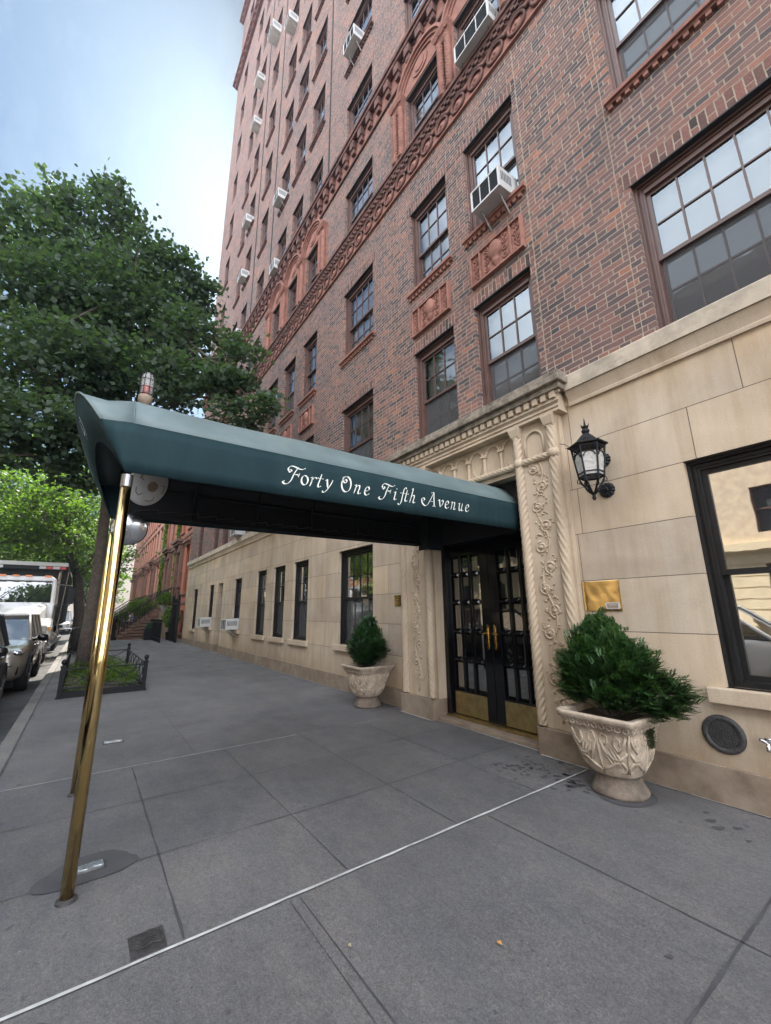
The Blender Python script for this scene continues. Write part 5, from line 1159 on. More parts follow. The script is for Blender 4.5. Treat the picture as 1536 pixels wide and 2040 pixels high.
# ------------------------------------------------------------------ vehicles
def carpaint(name, col, met=.3): return plain(name, col, .28, met, var=.03, coat=1)
def suv(xf, yc, label, paint, half=.93, Lc=4.65, H=1.72, z0=-.13, cat='car'):
    root = empty('parked_car', (xf-Lc/2, yc, z0), label, cat, 'vehicles parked along the kerb')
    def ring(x, w, zb, zt, crown=.03, tum=.82):
        h = [(w*.84, zb), (w*.97, zb+.10), (w, zb+.3), (w, zt*.66), (w*.975, zt-.12), (w*.93, zt-.03), (w*tum, zt), (w*.35, zt+crown)]
        return [(xf+x, yc+y, z0+z) for y, z in h]+[(xf+x, yc-y, z0+z) for y, z in reversed(h)]
    st = [(-.0, .62, .42, .78), (-.03, .74, .32, .86), (-.12, .83, .27, .93), (-.35, .90, .24, 1.0), (-.9, .93, .24, 1.04), (-1.35, .93, .24, 1.09), (-1.6, .93, .24, 1.10), (-3.0, .93, .24, 1.13), (-4.1, .92, .24, 1.14), (-4.45, .88, .28, 1.12), (-4.6, .80, .34, 1.05), (-Lc, .7, .42, .95)]
    g = MB(); g.loft([ring(x, w*half/.93, zb, zt) for x, w, zb, zt in st]); body = g.build('body', paint, root, smooth=True, sub=1)
    # wheel arches + wheels
    for sx in (-.93, -3.7):
        for sy in (-1, 1):
            y = yc+sy*half
            w_ = MB(); T = Matrix.Rotation(PI/2, 4, 'X'); w_.lathe([(.24, -.11), (.33, -.115), (.36, -.08), (.36, .08), (.33, .115), (.24, .11)], (xf+sx, y-sy*.09, z0+.36), 28, T); wh = w_.build('wheel', M['rubber'], root, smooth=True)
            w_ = MB(); w_.lathe([(.24, .118), (.225, .10), (.05, .10), (.04, .118), (.001, .118)] if sy < 0 else [(.24, -.118), (.225, -.10), (.05, -.10), (.04, -.118), (.001, -.118)], (xf+sx, y-sy*.09, z0+.36), 24, T, cap=False)
            for q in range(5):
                a = q*2*PI/5; c_ = Vector((xf+sx, y+sy*.02, z0+.36)); d = Vector((math.cos(a), 0, math.sin(a))); w_.tube([c_+d*.03, c_+d*.22], [.022, .03], 5)
            w_.build('rim', M['alloy'], wh)
            w_ = MB(); pts = [(xf+sx+.42*math.cos(a), y+sy*.004, z0+.36+.42*math.sin(a)) for a in [PI*q/14-.12 for q in range(16)]]; w_.tube(pts, .03, 6); w_.build('wheel_arch', M['rubber'], root, smooth=True)
    # greenhouse
    def gr(x0, z, w, x1): return [(xf+x0, yc+w, z0+z), (xf+x0, yc-w, z0+z), (xf+x1, yc-w, z0+z), (xf+x1, yc+w, z0+z)]
    g = MB(); g.loft([gr(-1.28, 1.06, half*.90, -4.5), gr(-2.12, H-.06, half*.72, -4.2)]); g.build('window_glass', M['glass_car'], root)
    g = MB(); g.loft([gr(-2.0, H-.07, half*.76, -4.3), gr(-2.05, H-.03, half*.75, -4.28), gr(-2.4, H, half*.62, -4.1)]); g.build('roof', paint, root, smooth=False, bevel=.03)
    for s_ in (-1, 1):
        for p, q, r_ in (((-1.26, .905, 1.07), (-2.1, .73, H-.05), .035), ((-2.75, .905, 1.1), (-2.73, .735, H-.05), .032), ((-3.6, .905, 1.1), (-3.58, .735, H-.05), .032), ((-4.48, .89, 1.07), (-4.22, .73, H-.05), .05)):
            g = MB(); g.tube([(xf+p[0], yc+s_*half*p[1], z0+p[2]), (xf+q[0], yc+s_*half*q[1], z0+q[2])], r_, 6); g.build('pillar', paint, root)
    for s_ in (-1, 1):
        g = MB(); c_ = Vector((xf-.19, yc+s_*half*.80, z0+.87)); T = Matrix.Scale(.2, 4, (1, 0, 0)) @ Matrix.Scale(1.25, 4, (0, 1, 0)) if False else None
        g.lathe([(.001, -.09), (.075, -.06), (.10, 0), (.075, .06), (.001, .09)], (0, 0, 0), 14); g.v = [(c_.x+x*1.55-abs(y)*.2, c_.y+y*1.35, c_.z+z*.75) for x, y, z in g.v]
        g.build('headlight', M['chrome'], root, smooth=True)
        g = MB(); m_ = Vector((xf-1.72, yc+s_*(half+.11), z0+1.12)); g.lathe([(.001, -.1), (.08, -.07), (.1, 0), (.08, .07), (.001, .1)], (0, 0, 0), 12); g.v = [(m_.x+x*.6, m_.y+y*1.15, m_.z+z*.85) for x, y, z in g.v]; g.tube([m_, (m_.x-.02, yc+s_*half*.92, m_.z-.06)], .025, 6); g.build('side_mirror', M['black'], root, smooth=True)
        g = MB()
        for xx in (-2.35, -3.35): g.box(xf+xx-.09, xf+xx+.09, yc+s_*half-.01, yc+s_*half+.025, z0+.93, z0+.955)
        g.build('door_handle', M['chrome'], root)
    g = MB(); g.box(xf-.06, xf+.02, yc-.42, yc+.42, z0+.56, z0+.80); g.box(xf-.1, xf+.0, yc-.62, yc+.62, z0+.30, z0+.42)
    for s_ in (-1, 1): g.box(xf-.22, xf-.10, yc+s_*.72-.09, yc+s_*.72+.09, z0+.42, z0+.6)
    g.build('bumper_grille', M['black'], root, bevel=.02)
    g = MB(); g.box(xf-4.3, xf-.4, yc-half*.8, yc+half*.8, z0+.14, z0+.3); g.build('underbody', M['rubber'], root)
    return root
suv(-7.1, -6.46, 'nearest parked car, dark sport utility vehicle cut off by the left photo edge', carpaint('dark grey car paint', (.035, .04, .045)), Lc=4.6)
suv(-12.0, -6.24, 'taupe silver parked car between the near dark car and the dump truck', carpaint('taupe silver car paint', (.30, .275, .24), .5), H=1.72)
suv(-1.0, -6.45, 'white parked car at the kerb mirrored in the ground floor window', carpaint('white car paint', (.6, .6, .58), 0), H=1.75)
suv(-44, -6.2, 'white van shaped car far down the kerb beyond the truck', carpaint('white van paint', (.7, .7, .7), 0), H=2.0)
# dump truck
tk = empty('dump_truck', (-22, -6.48, -.13), 'white dump truck with red and white reflective tape parked at the kerb', 'truck', 'vehicles parked along the kerb')
ty, tz = -6.48, -.05; W1 = carpaint('white truck paint', (.62, .62, .62), 0)
def R4(x, w, zb, zt, c=.06): return [(x, ty+w, tz+zb), (x, ty+w, tz+zt-c), (x, ty+w-c*1.6, tz+zt), (x, ty-w+c*1.6, tz+zt), (x, ty-w, tz+zt-c), (x, ty-w, tz+zb)]
g = MB(); g.loft([R4(-17.35, .78, .95, 1.52, .1), R4(-17.6, .86, .9, 1.66, .12), R4(-18.3, .90, .9, 1.82, .12), R4(-19.3, .95, .9, 2.02, .1)]); g.build('hood', W1, tk, smooth=False, bevel=.05)
for s_ in (-1, 1):
    g = MB()
    g.loft([[(x, ty+s_*(.70), tz+.85), (x, ty+s_*(.70), tz+zt), (x, ty+s_*1.2, tz+zt-.08), (x, ty+s_*1.24, tz+.85)] for x, zt in ((-17.45, 1.2), (-17.7, 1.42), (-18.4, 1.52), (-19.0, 1.4))])
    g.build('fender', W1, tk, bevel=.05)
g = MB(); g.loft([R4(-19.2, 1.12, .75, 2.0, .03), R4(-21.3, 1.12, .75, 2.0, .03)]); g.loft([R4(-19.62, 1.06, 2.78, 2.95, .1), R4(-21.3, 1.06, 2.78, 2.98, .1)])
g.loft([[(x, ty+y, tz+z) for x, y, z in ((-19.2, s_*1.12, 2.0), (-19.2, s_*1.0, 2.0), (-19.32, s_*1.12, 2.0))]+[] for s_ in (1,)]) if False else None
for s_ in (-1, 1):
    g.tube([(-19.26, ty+s_*1.06, tz+1.95), (-19.68, ty+s_*1.0, tz+2.85)], .07, 6); g.tube([(-20.5, ty+s_*1.09, tz+1.95), (-20.5, ty+s_*1.03, tz+2.85)], .08, 6)
g.box(-21.3, -21.1, ty-1.05, ty+1.05, tz+1.95, tz+2.85); g.build('cab', W1, tk, bevel=.03)
g = MB(); g.loft([[(-19.28, ty-1.04, tz+1.98), (-19.28, ty+1.04, tz+1.98), (-21.1, ty+1.06, tz+1.98), (-21.1, ty-1.06, tz+1.98)], [(-19.7, ty-.99, tz+2.82), (-19.7, ty+.99, tz+2.82), (-21.1, ty+1.0, tz+2.82), (-21.1, ty-1.0, tz+2.82)]]); g.build('windshield', M['glass_car'], tk)
g = MB()
for y in (-.8, -.45, -.1, .25, .8): g.box(-19.6, -19.52, ty+y-.09, ty+y+.09, tz+2.92, tz+2.98)
g.build('marker_light', plain('orange marker', (.75, .2, .03), .3), tk)
g = MB(); g.box(-17.45, -17.15, ty-1.2, ty+1.2, tz+.42, tz+.78); g.box(-17.5, -17.3, ty-.55, ty+.55, tz+.95, tz+1.45); g.build('bumper', M['chrome'], tk, bevel=.03)
g = MB()
for i in range(7): g.box(-17.36, -17.33, ty-.5, ty+.5, tz+.98+i*.065, tz+1.0+i*.065)
g.build('radiator_grille', M['iron'], tk)
g = MB()
for y in (-.55, .25): g.tube([(-19.2, ty+y, tz+2.02), (-19.42, ty+y+.35, tz+2.4)], .012, 5)
g.build('wiper', M['iron'], tk)
for s_ in (-1, 1):
    g = MB(); g.box(-17.52, -17.42, ty+s_*.98-.15, ty+s_*.98+.15, tz+1.0, tz+1.25); g.build('headlight', M['milk'], tk, bevel=.03)
    g = MB(); g.box(-17.62, -17.44, ty+s_*1.19-.05, ty+s_*1.19+.03, tz+1.08, tz+1.2); g.build('turn_light', plain('amber light', (.7, .25, .05), .3), tk)
    g = MB(); g.box(-19.42, -19.34, ty+s_*1.55-.1, ty+s_*1.55+.1, tz+1.95, tz+2.55); g.tube([(-19.4, ty+s_*1.1, tz+2.65), (-19.4, ty+s_*1.55, tz+2.6), (-19.4, ty+s_*1.55, tz+1.9), (-19.4, ty+s_*1.1, tz+1.85)], .02, 6); g.build('side_mirror', M['iron'], tk)
g = MB(); g.loft([[(x, ty+y, tz+z) for y, z in ((-1.22, 1.15), (-1.26, 3.45), (1.26, 3.45), (1.22, 1.15))] for x in (-21.7, -27.2)]); g.box(-21.7, -20.6, ty-1.26, ty+1.26, tz+3.40, tz+3.46); g.box(-21.75, -21.5, ty-1.2, ty+1.2, tz+2.9, tz+3.4)
for i in range(6): g.box(-22.6-i*.85, -22.5-i*.85, ty-1.32, ty+1.32, tz+1.2, tz+3.3)
g.build('dump_body', plain('dark green grey truck body', (.06, .07, .062), .6), tk, bevel=.01)
g = MB(); g.box(-20.62, -20.56, ty-1.28, ty+1.28, tz+3.42, tz+3.56); g.box(-27, -20.6, ty+1.20, ty+1.28, tz+3.46, tz+3.53); g.build('top_rail', M['white'], tk)
g = MB(); h = MB()
for i in range(12):
    if i in (3, 4, 5, 6, 7): continue
    y0 = ty-1.24+i*.207; (g if i % 2 else h).box(-20.56, -20.553, y0, y0+.2, tz+3.30, tz+3.40)
h.build('white_tape', M['white'], tk); g.build('red_tape', plain('red tape', (.5, .03, .025), .4), tk)
g = MB(); g.box(-20.6, -20.56, ty-1.26, ty+1.26, tz+3.28, tz+3.42); g.build('tape_panel', M['iron'], tk)
for x in (-18.3, -24.6, -26.0):
    for s_ in (-1, 1):
        g = MB(); g.lathe([(.3, -.14), (.46, -.14), (.52, -.1), (.52, .1), (.46, .14), (.3, .14)], (x, ty+s_*1.02, tz+.52), 26, Matrix.Rotation(PI/2, 4, 'X')); w_ = g.build('wheel', M['rubber'], tk, smooth=True)
        g = MB(); g.lathe([(.3, .02), (.1, .02), (.09, .12), (.001, .12)], (x, ty+s_*(1.02+.12), tz+.52), 20, Matrix.Rotation(-PI/2*s_, 4, 'X'), cap=False); g.build('rim', M['alloy'], w_)
g = MB(); g.box(-27, -18.5, ty-.45, ty+.45, tz+.6, tz+1.1); g.build('chassis', M['iron'], tk)
g = MB(); g.lathe([(.28, -.5), (.3, -.45), (.3, .45), (.28, .5)], (-20.6, ty+1.0, tz+.68), 20, Matrix.Rotation(PI/2, 4, 'Y')); g.build('fuel_tank', M['chrome'], tk, smooth=True)
g = MB()
for xx in (-21.45, -21.75): g.tube([(xx, ty+1.2, tz+.6), (xx, ty+1.3, tz+3.3)], .018, 6)
for i in range(8): g.tube([(-21.45, ty+1.22+i*.01, tz+.8+i*.33), (-21.75, ty+1.22+i*.01, tz+.8+i*.33)], .014, 6)
g.tube([(-21.2, ty+1.05, tz+1), (-21.2, ty+1.05, tz+3.3)], .06, 8); g.build('ladder', M['chrome'], tk)
# bicycle beside the truck
bk = empty('bicycle', (-20.9, -4.75, 0), 'dark bicycle standing between dump truck and green sign post', 'bicycle'); bx_, by_ = -21.2, -4.78
for x in (0, -1.02):
    g = MB(); g.tube([(bx_+x+.33*math.cos(2*PI*q/24), by_, .35+.33*math.sin(2*PI*q/24)) for q in range(25)], .017, 6, cap=False); w_ = g.build('wheel', M['rubber'], bk)
    g = MB()
    for q in range(12): a = q*PI/12*2; g.tube([(bx_+x, by_, .35), (bx_+x+.32*math.cos(a), by_, .35+.32*math.sin(a))], .003, 4)
    g.build('spokes', M['chrome'], w_)
g = MB(); A_, B_, C_, D_, E_ = (bx_, by_, .35), (bx_-.18, by_, .85), (bx_-.45, by_, .32), (bx_-.66, by_, .82), (bx_-1.02, by_, .35)
for p, q in ((A_, B_), (B_, C_), (B_, D_), (D_, C_), (C_, E_), (D_, E_)): g.tube([p, q], .016, 6)
g.build('frame', M['iron'], bk); g = MB(); g.tube([B_, (bx_-.2, by_, .98), (bx_-.2, by_-.25, 1.0)], .013, 6); g.tube([(bx_-.2, by_, .98), (bx_-.2, by_+.25, 1.0)], .013, 6); g.build('handlebar', M['chrome'], bk)
g = MB(); g.box(bx_-.8, bx_-.56, by_-.06, by_+.06, .9, .95); g.tube([D_, (bx_-.69, by_, .91)], .013, 6); g.build('saddle', M['black'], bk, bevel=.02)
# ------------------------------------------------------------------ row houses beyond the tower
def townhouse(x0, x1, col, label, door_bay=2, H=12.8, yf=.5, stoop=True, trim=(.17, .095, .07), ivy=False, bays=3, simple=False):
    root = empty('row_house', ((x0+x1)/2, yf, 0), label, 'row house', 'brownstone row houses past the tower')
    wm = plain('painted stone front', col, .85, var=.12, scale=3, bump=.15, grime=tuple(c*.72 for c in col)); tm = plain('brownstone trim', trim, .85, var=.25, scale=6, bump=.3)
    bw = (x1-x0)/bays; holes = []; wl = []
    for b in range(bays):
        cx = x1-bw*(b+.5)
        for fl, (za, zb) in enumerate(((.3, 1.7), (2.75, 5.75), (7.0, 9.2), (10.0, 11.8))):
            if fl == 1 and b == door_bay: hh = (cx-.65, cx+.65, 2.32, 5.6)
            elif fl == 0 and b == door_bay: continue
            else: hh = (cx-.5, cx+.5, za, zb)
            holes.append(hh); wl.append((fl, b, hh))
    g = MB(); wallgrid(g, x0, x1, 0, H, holes, y=yf, depth=.3); g.quad((x1, yf, 0), (x1, yf+10, 0), (x1, yf+10, H), (x1, yf, H)); g.quad((x0, yf, 0), (x0, yf+10, 0), (x0, yf+10, H), (x0, yf, H)); g.quad((x0, yf, H), (x1, yf, H), (x1, yf+10, H), (x0, yf+10, H))
    g.build('wall', wm, root, fixn=False)
    g = MB(); g.box(x0, x1, yf-.45, yf+.1, H-.1, H+.25); g.box(x0, x1, yf-.2, yf+.1, H-.6, H-.1)
    for i in range(8): xx = x0+.2+i*(x1-x0-.5)/7; g.box(xx, xx+.16, yf-.4, yf, H-.5, H-.1)
    g.build('cornice', tm, root); g = MB(); g.box(x0, x1, yf-.06, yf, 6.45, 6.62); g.box(x0, x1, yf-.05, yf, 2.1, 2.25); g.build('string_course', tm, root)
    for fl, b, (a, c_, za, zb) in wl:
        if fl == 1 and b == door_bay:
            g = MB(); g.box(a, c_, yf+.28, yf+.34, za, zb); d = g.build('door', plain('dark wood door', (.035, .022, .018), .5), root)
            g = MB()
            for s_ in (a-.32, c_+.02): g.box(s_, s_+.30, yf-.22, yf, za, zb); g.box(s_+.03, s_+.27, yf-.34, yf-.0, zb-.02, zb+.5)
            g.box(a-.5, c_+.5, yf-.55, yf, zb+.62, zb+.82); g.box(a-.42, c_+.42, yf-.42, yf, zb+.45, zb+.62); g.box(a-.3, c_+.3, yf-.2, yf, zb, zb+.45); g.build('door_hood', tm, root, bevel=.02)
        else:
            g = MB(); g.box(a, a+.07, yf+.12, yf+.2, za, zb); g.box(c_-.07, c_, yf+.12, yf+.2, za, zb); g.box(a+.07, c_-.07, yf+.12, yf+.2, zb-.09, zb); g.box(a+.07, c_-.07, yf+.12, yf+.2, (za+zb)/2-.03, (za+zb)/2+.03); g.box(a+.07, c_-.07, yf+.12, yf+.2, za, za+.07); f = g.build('window', plain('window paint', (.05, .035, .03), .5) if not simple else M['wood'], root)
            g = MB(); g.quad((a+.07, yf+.16, za), (c_-.07, yf+.16, za), (c_-.07, yf+.16, zb), (a+.07, yf+.16, zb)); g.build('pane', M['glass_dark'], f)
            g = MB(); g.box(a+.02, c_-.02, yf+.28, yf+.3, za, zb); g.build('blind', M['room'], f)
            g = MB(); g.box(a-.12, c_+.12, yf-.1, yf+.05, za-.14, za); 
            if fl == 1: g.box(a-.22, c_+.22, yf-.26, yf, zb+.22, zb+.36); g.box(a-.16, c_+.16, yf-.16, yf, zb+.05, zb+.22)
            elif fl > 1: g.box(a-.12, c_+.12, yf-.1, yf, zb, zb+.16)
            g.build('window_trim', tm, f, bevel=.01)
    if stoop:
        cx = x1-bw*(door_bay+.5); g = MB(); n_ = 12; dep = 3.1; prof = [(yf, 0), (yf-dep, 0)]
        sw = 1.05
        for i in range(n_): g.box(cx-sw, cx+sw, yf-dep+i*.21, yf-.0, .19*i+(.0 if i == 0 else .0), .19*(i+1)-.045); g.box(cx-sw-.02, cx+sw+.02, yf-dep+i*.21-.03, yf-dep+(i+1)*.21+.01 if i < n_-1 else yf, .19*(i+1)-.045, .19*(i+1))
        st_ = g.build('stoop', tm, root)
        g = MB(); g.add([(cx+sw+.004, yf-.02, .02), (cx+sw+.004, yf-1.9, .02), (cx+sw+.004, yf-.5, 1.5), (cx+sw+.004, yf-.02, 1.7)], [(0, 1, 2, 3)]); g.build('areaway_opening', M['room'], st_, fixn=False)
        for s_ in (-1, 1):
            g = MB(); x = cx+s_*(sw-.04)
            g.tube([(x, yf-dep-.1, .25+.85), (x, yf-.6, 2.28+.85), (x, yf, 2.28+.85)], .028, 6); g.tube([(x, yf-dep-.1, .45), (x, yf-.6, 2.45)], .018, 6)
            for i in range(22): t_ = i/21; y = yf-dep-.05+t_*(dep-.05); zz = .25+min(1, t_*1.15)*2.03; g.tube([(x, y, zz-.1), (x, y, zz+.85)], .011, 5)
            g.build('handrail', M['iron'], st_)
            g = MB(); g.box(x-.14, x+.14, yf-dep-.38, yf-dep-.1, 0, .16); g.lathe([(.07, 0), (.09, .08), (.05, .14), (.05, .9), (.09, 1.0), (.1, 1.08), (.03, 1.15), (.05, 1.22), (.001, 1.28)], (x, yf-dep-.24, .16), 12); g.build('newel_post', M['iron'], st_)
        g = MB()
        for xa, xb in ((cx+sw+.1, x1-.1), (x0+.1, cx-sw-.1)):
            if xb-xa < .6: continue
            yy = yf-1.5; g.tube([(xa, yy, 1.05), (xb, yy, 1.05)], .02, 5); g.tube([(xa, yy, .2), (xb, yy, .2)], .02, 5)
            k = int((xb-xa)/.13)
            for i in range(k+1): xx = xa+(xb-xa)*i/k; g.tube([(xx, yy, .0), (xx, yy, 1.2)], .011, 5)
        if g.v: g.build('areaway_fence', M['iron'], root)
    return root
townhouse(-32.3, -25.25, (.40, .13, .075), 'orange red row house touching the stone corner of the tower', 2)
townhouse(-39.2, -32.3, (.33, .125, .08), 'ivy grown brownstone row house with stoop, second past the tower', 1)
townhouse(-46.2, -39.2, (.42, .20, .14), 'pinkish brick row house, third past the tower', 2, simple=True)
townhouse(-54, -46.2, (.44, .18, .12), 'salmon row house with rows of narrow windows, fourth past the tower', 2, simple=True, bays=4)
townhouse(-70, -54, (.36, .17, .12), 'farthest row house front half hidden by trees', 3, simple=True, bays=7)
# ivy, planters, topiary by the stoops
rng = np.random.default_rng(5)
def leafcloud(name, c, r, n, size, mat, label, cat='plant', flat=.8, group=None, squash=(1, 1, 1)):
    d = rng.normal(size=(n, 3)); d /= np.linalg.norm(d, axis=1)[:, None]; C = np.array(c)+d*(rng.uniform(.3, 1, n)**.5)[:, None]*np.array(r)+rng.normal(size=(n, 3))*size*.6
    o = quads_obj(name, leaves(C, size, flat, .8, .1), mat, None); return tag(o, label, cat, group)
n = 1500; u = rng.uniform(0, 1, n); C = np.stack([-32.35+rng.normal(size=n)*.22*(1.2-u*.5), np.full(n, .36)+rng.normal(size=n)*.05, 2.2+u*7], 1); tag(quads_obj('climbing_ivy', leaves(C, .14, 1, .8, .2), M['leaf_lit'], None), 'ivy climbing the joint between the first two row houses', 'ivy')
n = 1300; u = rng.uniform(0, 1, n); C = np.stack([-39.3+rng.normal(size=n)*.3, np.full(n, .36)+rng.normal(size=n)*.06, 2.0+u*8], 1); tag(quads_obj('climbing_ivy', leaves(C, .17, 1, .8, .2), M['leaf_lit'], None), 'ivy column between the second and third row houses', 'ivy')
tp = empty('topiary_bush', (-28.1, -.15, 0), 'bright green bush on a stem beside the black gate', 'bush')
V = leaves(np.array((-28.1, -.15, 1.3))+(lambda d: d/np.linalg.norm(d, axis=1)[:, None]*(rng.uniform(.4, 1, 1400)**.5)[:, None])(rng.normal(size=(1400, 3)))*np.array((.5, .5, .68)), .1); quads_obj('foliage', V, M['bright'], tp); g = MB(); g.lathe([(.2, 0), (.26, .45), (.24, .45)], (-28.1, -.15, 0), 16); g.build('pot', M['iron'], tp); g = MB(); g.tube([(-28.1, -.15, .3), (-28.1, -.15, 1.2)], .03, 6); g.build('stem', M['bark'], tp)
bxp = empty('box_planter', (-29.0, -1.1, 0), 'black square planter box with clipped low bush on the pavement', 'planter'); g = MB(); g.box(-29.3, -28.7, -1.4, -.8, 0, .62); g.box(-29.33, -28.67, -1.43, -.77, .58, .64); g.build('box', M['iron'], bxp)
leafcloud('clipped_bush', (-29.0, -1.1, .78), (.3, .3, .22), 700, .07, M['leaf'], 'small clipped bush growing in the black square planter box', 'bush')
leafcloud('potted_plant', (-30.3, -.3, 2.4), (.6, .4, .45), 600, .13, M['leaf_lit'], 'loose green plant at the top of the nearest stoop', 'plant')
leafcloud('stoop_greenery', (-34.4, -1.2, 2.0), (.5, 1.0, .6), 900, .13, M['leaf_lit'], 'green vines hanging over the handrail of the first stoop', 'plant')
leafcloud('areaway_shrub', (-37.5, -1.9, 1.2), (1.0, .7, .6), 900, .14, M['leaf_lit'], 'light green shrub beyond the handrails of the stoops', 'shrub')
bt = empty('barrel_planter', (-30.3, -.3, 1.5), 'grey wooden barrel planter on the stoop side', 'planter'); g = MB(); g.lathe([(.28, 0), (.33, .2), (.31, .45), (.27, .45)], (-30.3, -.3, 1.6), 18); g.build('barrel', plain('weathered grey wood', (.22, .2, .19), .8), bt); g = MB(); g.box(-30.65, -29.95, -.6, 0, 0, 1.6); g.build('pedestal', M['plinth'], bt)
gt = empty('iron_gate', (-25.9, -.3, 0), 'tall black iron gate against the end of the stone wall', 'gate'); g = MB(); g.box(-26.9, -25.2, -.32, -.28, 0, .08); g.box(-26.9, -25.2, -.32, -.28, 2.0, 2.08)
for i in range(15): x = -26.9+i*.12; g.tube([(x, -.3, 0), (x, -.3, 2.3)], .016, 5)
g.build('bars', M['iron'], gt); g = MB(); g.box(-26.94, -26.84, -.36, -.24, 0, 2.5); g.box(-25.24, -25.14, -.36, -.24, 0, 2.5); g.build('gate_post', M['iron'], gt)
# ------------------------------------------------------------------ person seated on the stoop
ps = empty('person', (-34.2, -1.9, .9), 'person in a blue striped shirt sitting on the stoop steps with arms raised', 'person')
def skin(name, verts, edges, rad, mat, parent, root=0, sub=1):
    me = bpy.data.meshes.new(name); off = parent.location; me.from_pydata([tuple(Vector(v)-off) for v in verts], edges, []); me.materials.append(mat); o = bpy.data.objects.new(name, me); COL.objects.link(o); o.parent = parent
    o.modifiers.new('k', 'SKIN'); me.skin_vertices[0].data[root].use_root = True
    for i, r_ in enumerate(rad): me.skin_vertices[0].data[i].radius = (r_, r_)
    s_ = o.modifiers.new('s', 'SUBSURF'); s_.levels = s_.render_levels = sub; return o
px_, py_, pz_ = -34.2, -1.75, .93
skinm = plain('skin', (.42, .24, .17), .6); jean = plain('dark trousers', (.03, .035, .05), .8)
vs = [(px_, py_, pz_), (px_, py_+.03, pz_+.22), (px_, py_+.02, pz_+.44), (px_, py_, pz_+.55), (px_, py_-.01, pz_+.62), (px_, py_-.02, pz_+.72), (px_, py_-.02, pz_+.80),
      (px_+.18, py_, pz_+.46), (px_+.34, py_-.14, pz_+.38), (px_+.12, py_-.2, pz_+.62), (px_+.06, py_-.16, pz_+.70), (px_-.18, py_, pz_+.46), (px_-.34, py_-.14, pz_+.38), (px_-.12, py_-.2, pz_+.62), (px_-.06, py_-.16, pz_+.70),
      (px_+.1, py_-.42, pz_+.06), (px_+.11, py_-.46, pz_-.36), (px_+.11, py_-.58, pz_-.40), (px_-.1, py_-.42, pz_+.06), (px_-.11, py_-.46, pz_-.36), (px_-.11, py_-.58, pz_-.40)]
es = [(0,1),(1,2),(2,3),(3,4),(4,5),(5,6),(2,7),(7,8),(8,9),(9,10),(2,11),(11,12),(12,13),(13,14),(0,15),(15,16),(16,17),(0,18),(18,19),(19,20)]
rd = [.15, .13, .15, .07, .055, .1, .08, .065, .05, .038, .035, .065, .05, .038, .035, .08, .055, .045, .08, .055, .045]
skin('body', vs, es, rd, skinm, ps)
t = NT('striped shirt'); w_ = t.n('ShaderNodeTexWave', bands_direction='X'); w_.inputs['Scale'].default_value = 9; t.l(t.pos(), w_.inputs['Vector']); t.set(t.ramp(w_.outputs[0], [(.4, (.55, .58, .66)), (.6, (.16, .2, .38))]), .9)
skin('shirt', vs[:3]+vs[7:9]+vs[11:13], [(0,1),(1,2),(2,3),(3,4),(2,5),(5,6)], [.165, .15, .165, .085, .07, .085, .07], t.m, ps)
skin('trousers', [vs[0], vs[15], vs[16], vs[18], vs[19]], [(0,1),(1,2),(0,3),(3,4)], [.165, .095, .07, .095, .07], jean, ps)
g = MB(); g.lathe([(.001, -.06), (.09, -.03), (.112, .03), (.1, .09), (.05, .13), (.001, .135)], (px_, py_+.0, pz_+.74), 14); g.build('hair', M['soot'], ps, smooth=True)
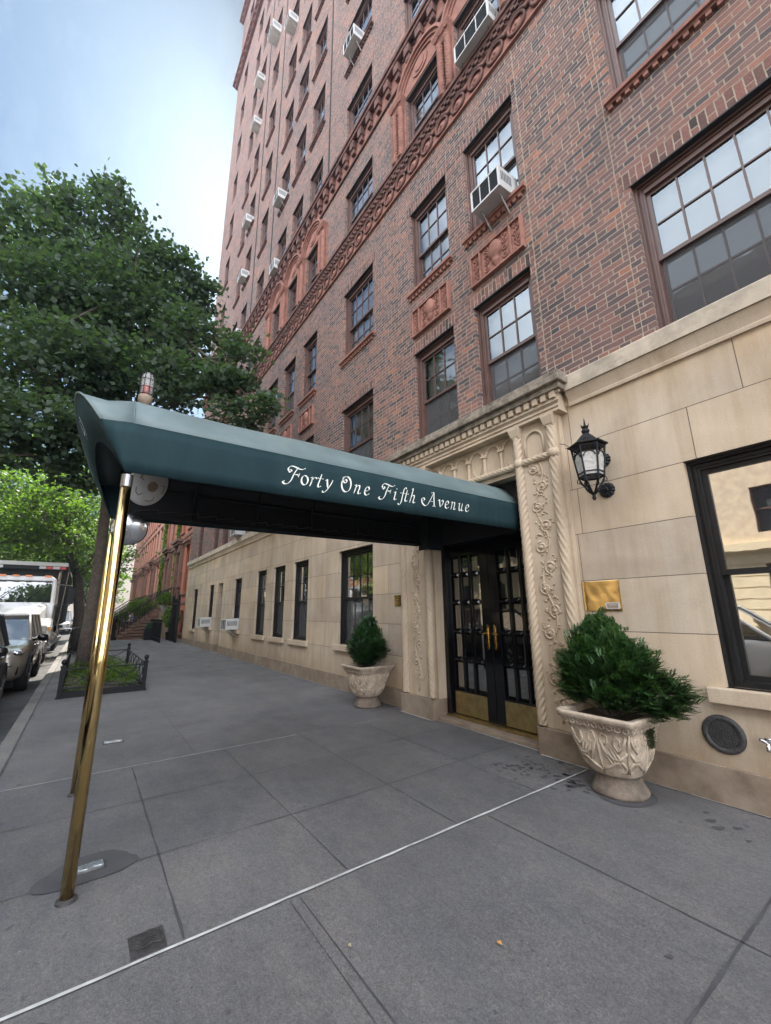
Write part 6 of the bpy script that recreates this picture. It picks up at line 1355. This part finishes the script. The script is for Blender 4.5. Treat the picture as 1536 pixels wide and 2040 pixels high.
# ------------------------------------------------------------------ other side of the street (seen between trunks and in the glass)
def block(x0, x1, H, label, wallm, upm, split=4.2, y=-18, bay=2.9, grp='buildings across the street', face=1):
    root = empty('apartment_building', ((x0+x1)/2, y, 0), label, 'building', grp); holes = []
    n_ = int((x1-x0)/bay); k = int((H-1.5)/3.3)
    for i in range(n_):
        cx = x0+(i+.5)*(x1-x0)/n_
        for j in range(k): z = 1.3+3.3*j; holes.append((cx-.6, cx+.6, z, z+2.0))
    for (za, zb, mt, nm) in ((0, split, wallm, 'base_wall'), (split, H, upm, 'upper_wall')):
        g = MB(); wallgrid(g, x0, x1, za, zb, [h for h in holes if h[2] >= za and h[3] <= zb], y=y, depth=-.25)
        if za: g.quad((x0, y, zb), (x1, y, zb), (x1, y-12, zb), (x0, y-12, zb))
        g.quad((x1, y, za), (x1, y-12, za), (x1, y-12, zb), (x1, y, zb)); g.quad((x0, y, za), (x0, y-12, za), (x0, y-12, zb), (x0, y, zb)); g.build(nm, mt, root, fixn=False)
    g = MB(); g.box(x0, x1, y, y+.35, split-.3, split); g.box(x0, x1, y, y+.5, H-.4, H+.1)
    zz = .5
    while zz < split-.4: g.box(x0, x1, y, y+.03, zz, zz+.42) if not any(h[2] < zz+.42 and h[3] > zz for h in holes) else [g.box(a, b, y, y+.03, zz, zz+.42) for a, b in zip([x0]+[h[1] for h in holes if h[2] < split-2 and h[3] < split+1][:n_], [h[0] for h in holes if h[2] < split-2 and h[3] < split+1][:n_]+[x1]) if b > a]; zz += .47
    g.build('banding', M['cream'], root)
    if True:
        f = MB(); p = MB()
        for a, b, za, zb in holes:
            if not (zb <= split or za >= split): continue
            f.box(a, a+.07, y-.2, y-.12, za, zb); f.box(b-.07, b, y-.2, y-.12, za, zb); f.box(a+.07, b-.07, y-.2, y-.12, zb-.07, zb); f.box(a+.07, b-.07, y-.2, y-.12, (za+zb)/2-.03, (za+zb)/2+.03); p.quad((a, y-.22, za), (b, y-.22, za), (b, y-.22, zb), (a, y-.22, zb))
        ff = f.build('window_rows', M['wood'], root); ff['kind'] = 'stuff'; p.build('pane', M['win_far'], ff, fixn=False)
M['cream'] = plain('cream painted stone', (.62, .53, .38), .8, var=.1, scale=2); M['win_far'] = plain('far window glass', (.06, .07, .08), .1, spec=.8)
M['rosebrick'] = plain('rose brick far', (.36, .19, .14), .85, var=.2, scale=4); M['palebrick'] = plain('pale brick far', (.52, .43, .33), .85, var=.15, scale=3)
block(-26, 12, 17, 'cream stone building across the street reflected in the ground floor window', M['cream'], M['palebrick'])
block(-60, -26.2, 15, 'rose brick building across the street behind the trees', M['cream'], M['rosebrick'])
block(-110, -60.2, 16, 'far pale building along the left side of the street', M['palebrick'], M['palebrick'])
# avenue end
rt_ = empty('apartment_building', (-150, -5, 0), 'distant pale building closing the end of the street', 'building'); g = MB(); g.box(-165, -150, -30, 30, 0, 30); g.build('wall', M['palebrick'], rt_)

# ------------------------------------------------------------------ air: blue haze added to stand in for lens flare
t = NT('flare haze'); t.t.nodes.remove(t.p); pv = t.n('ShaderNodeVolumePrincipled'); pv.inputs['Color'].default_value = (.55, .75, 1, 1); pv.inputs['Density'].default_value = HAZE; pv.inputs['Anisotropy'].default_value = .72
t.l(pv.outputs[0], t.o.inputs['Volume'])
g = MB(); g.box(-170, 20, -45, 22, -1.5, 60); hz = g.build('haze', t.m); tag(hz, kind='stuff')
cy.volume_bounces = 0; cy.volume_step_rate = 5
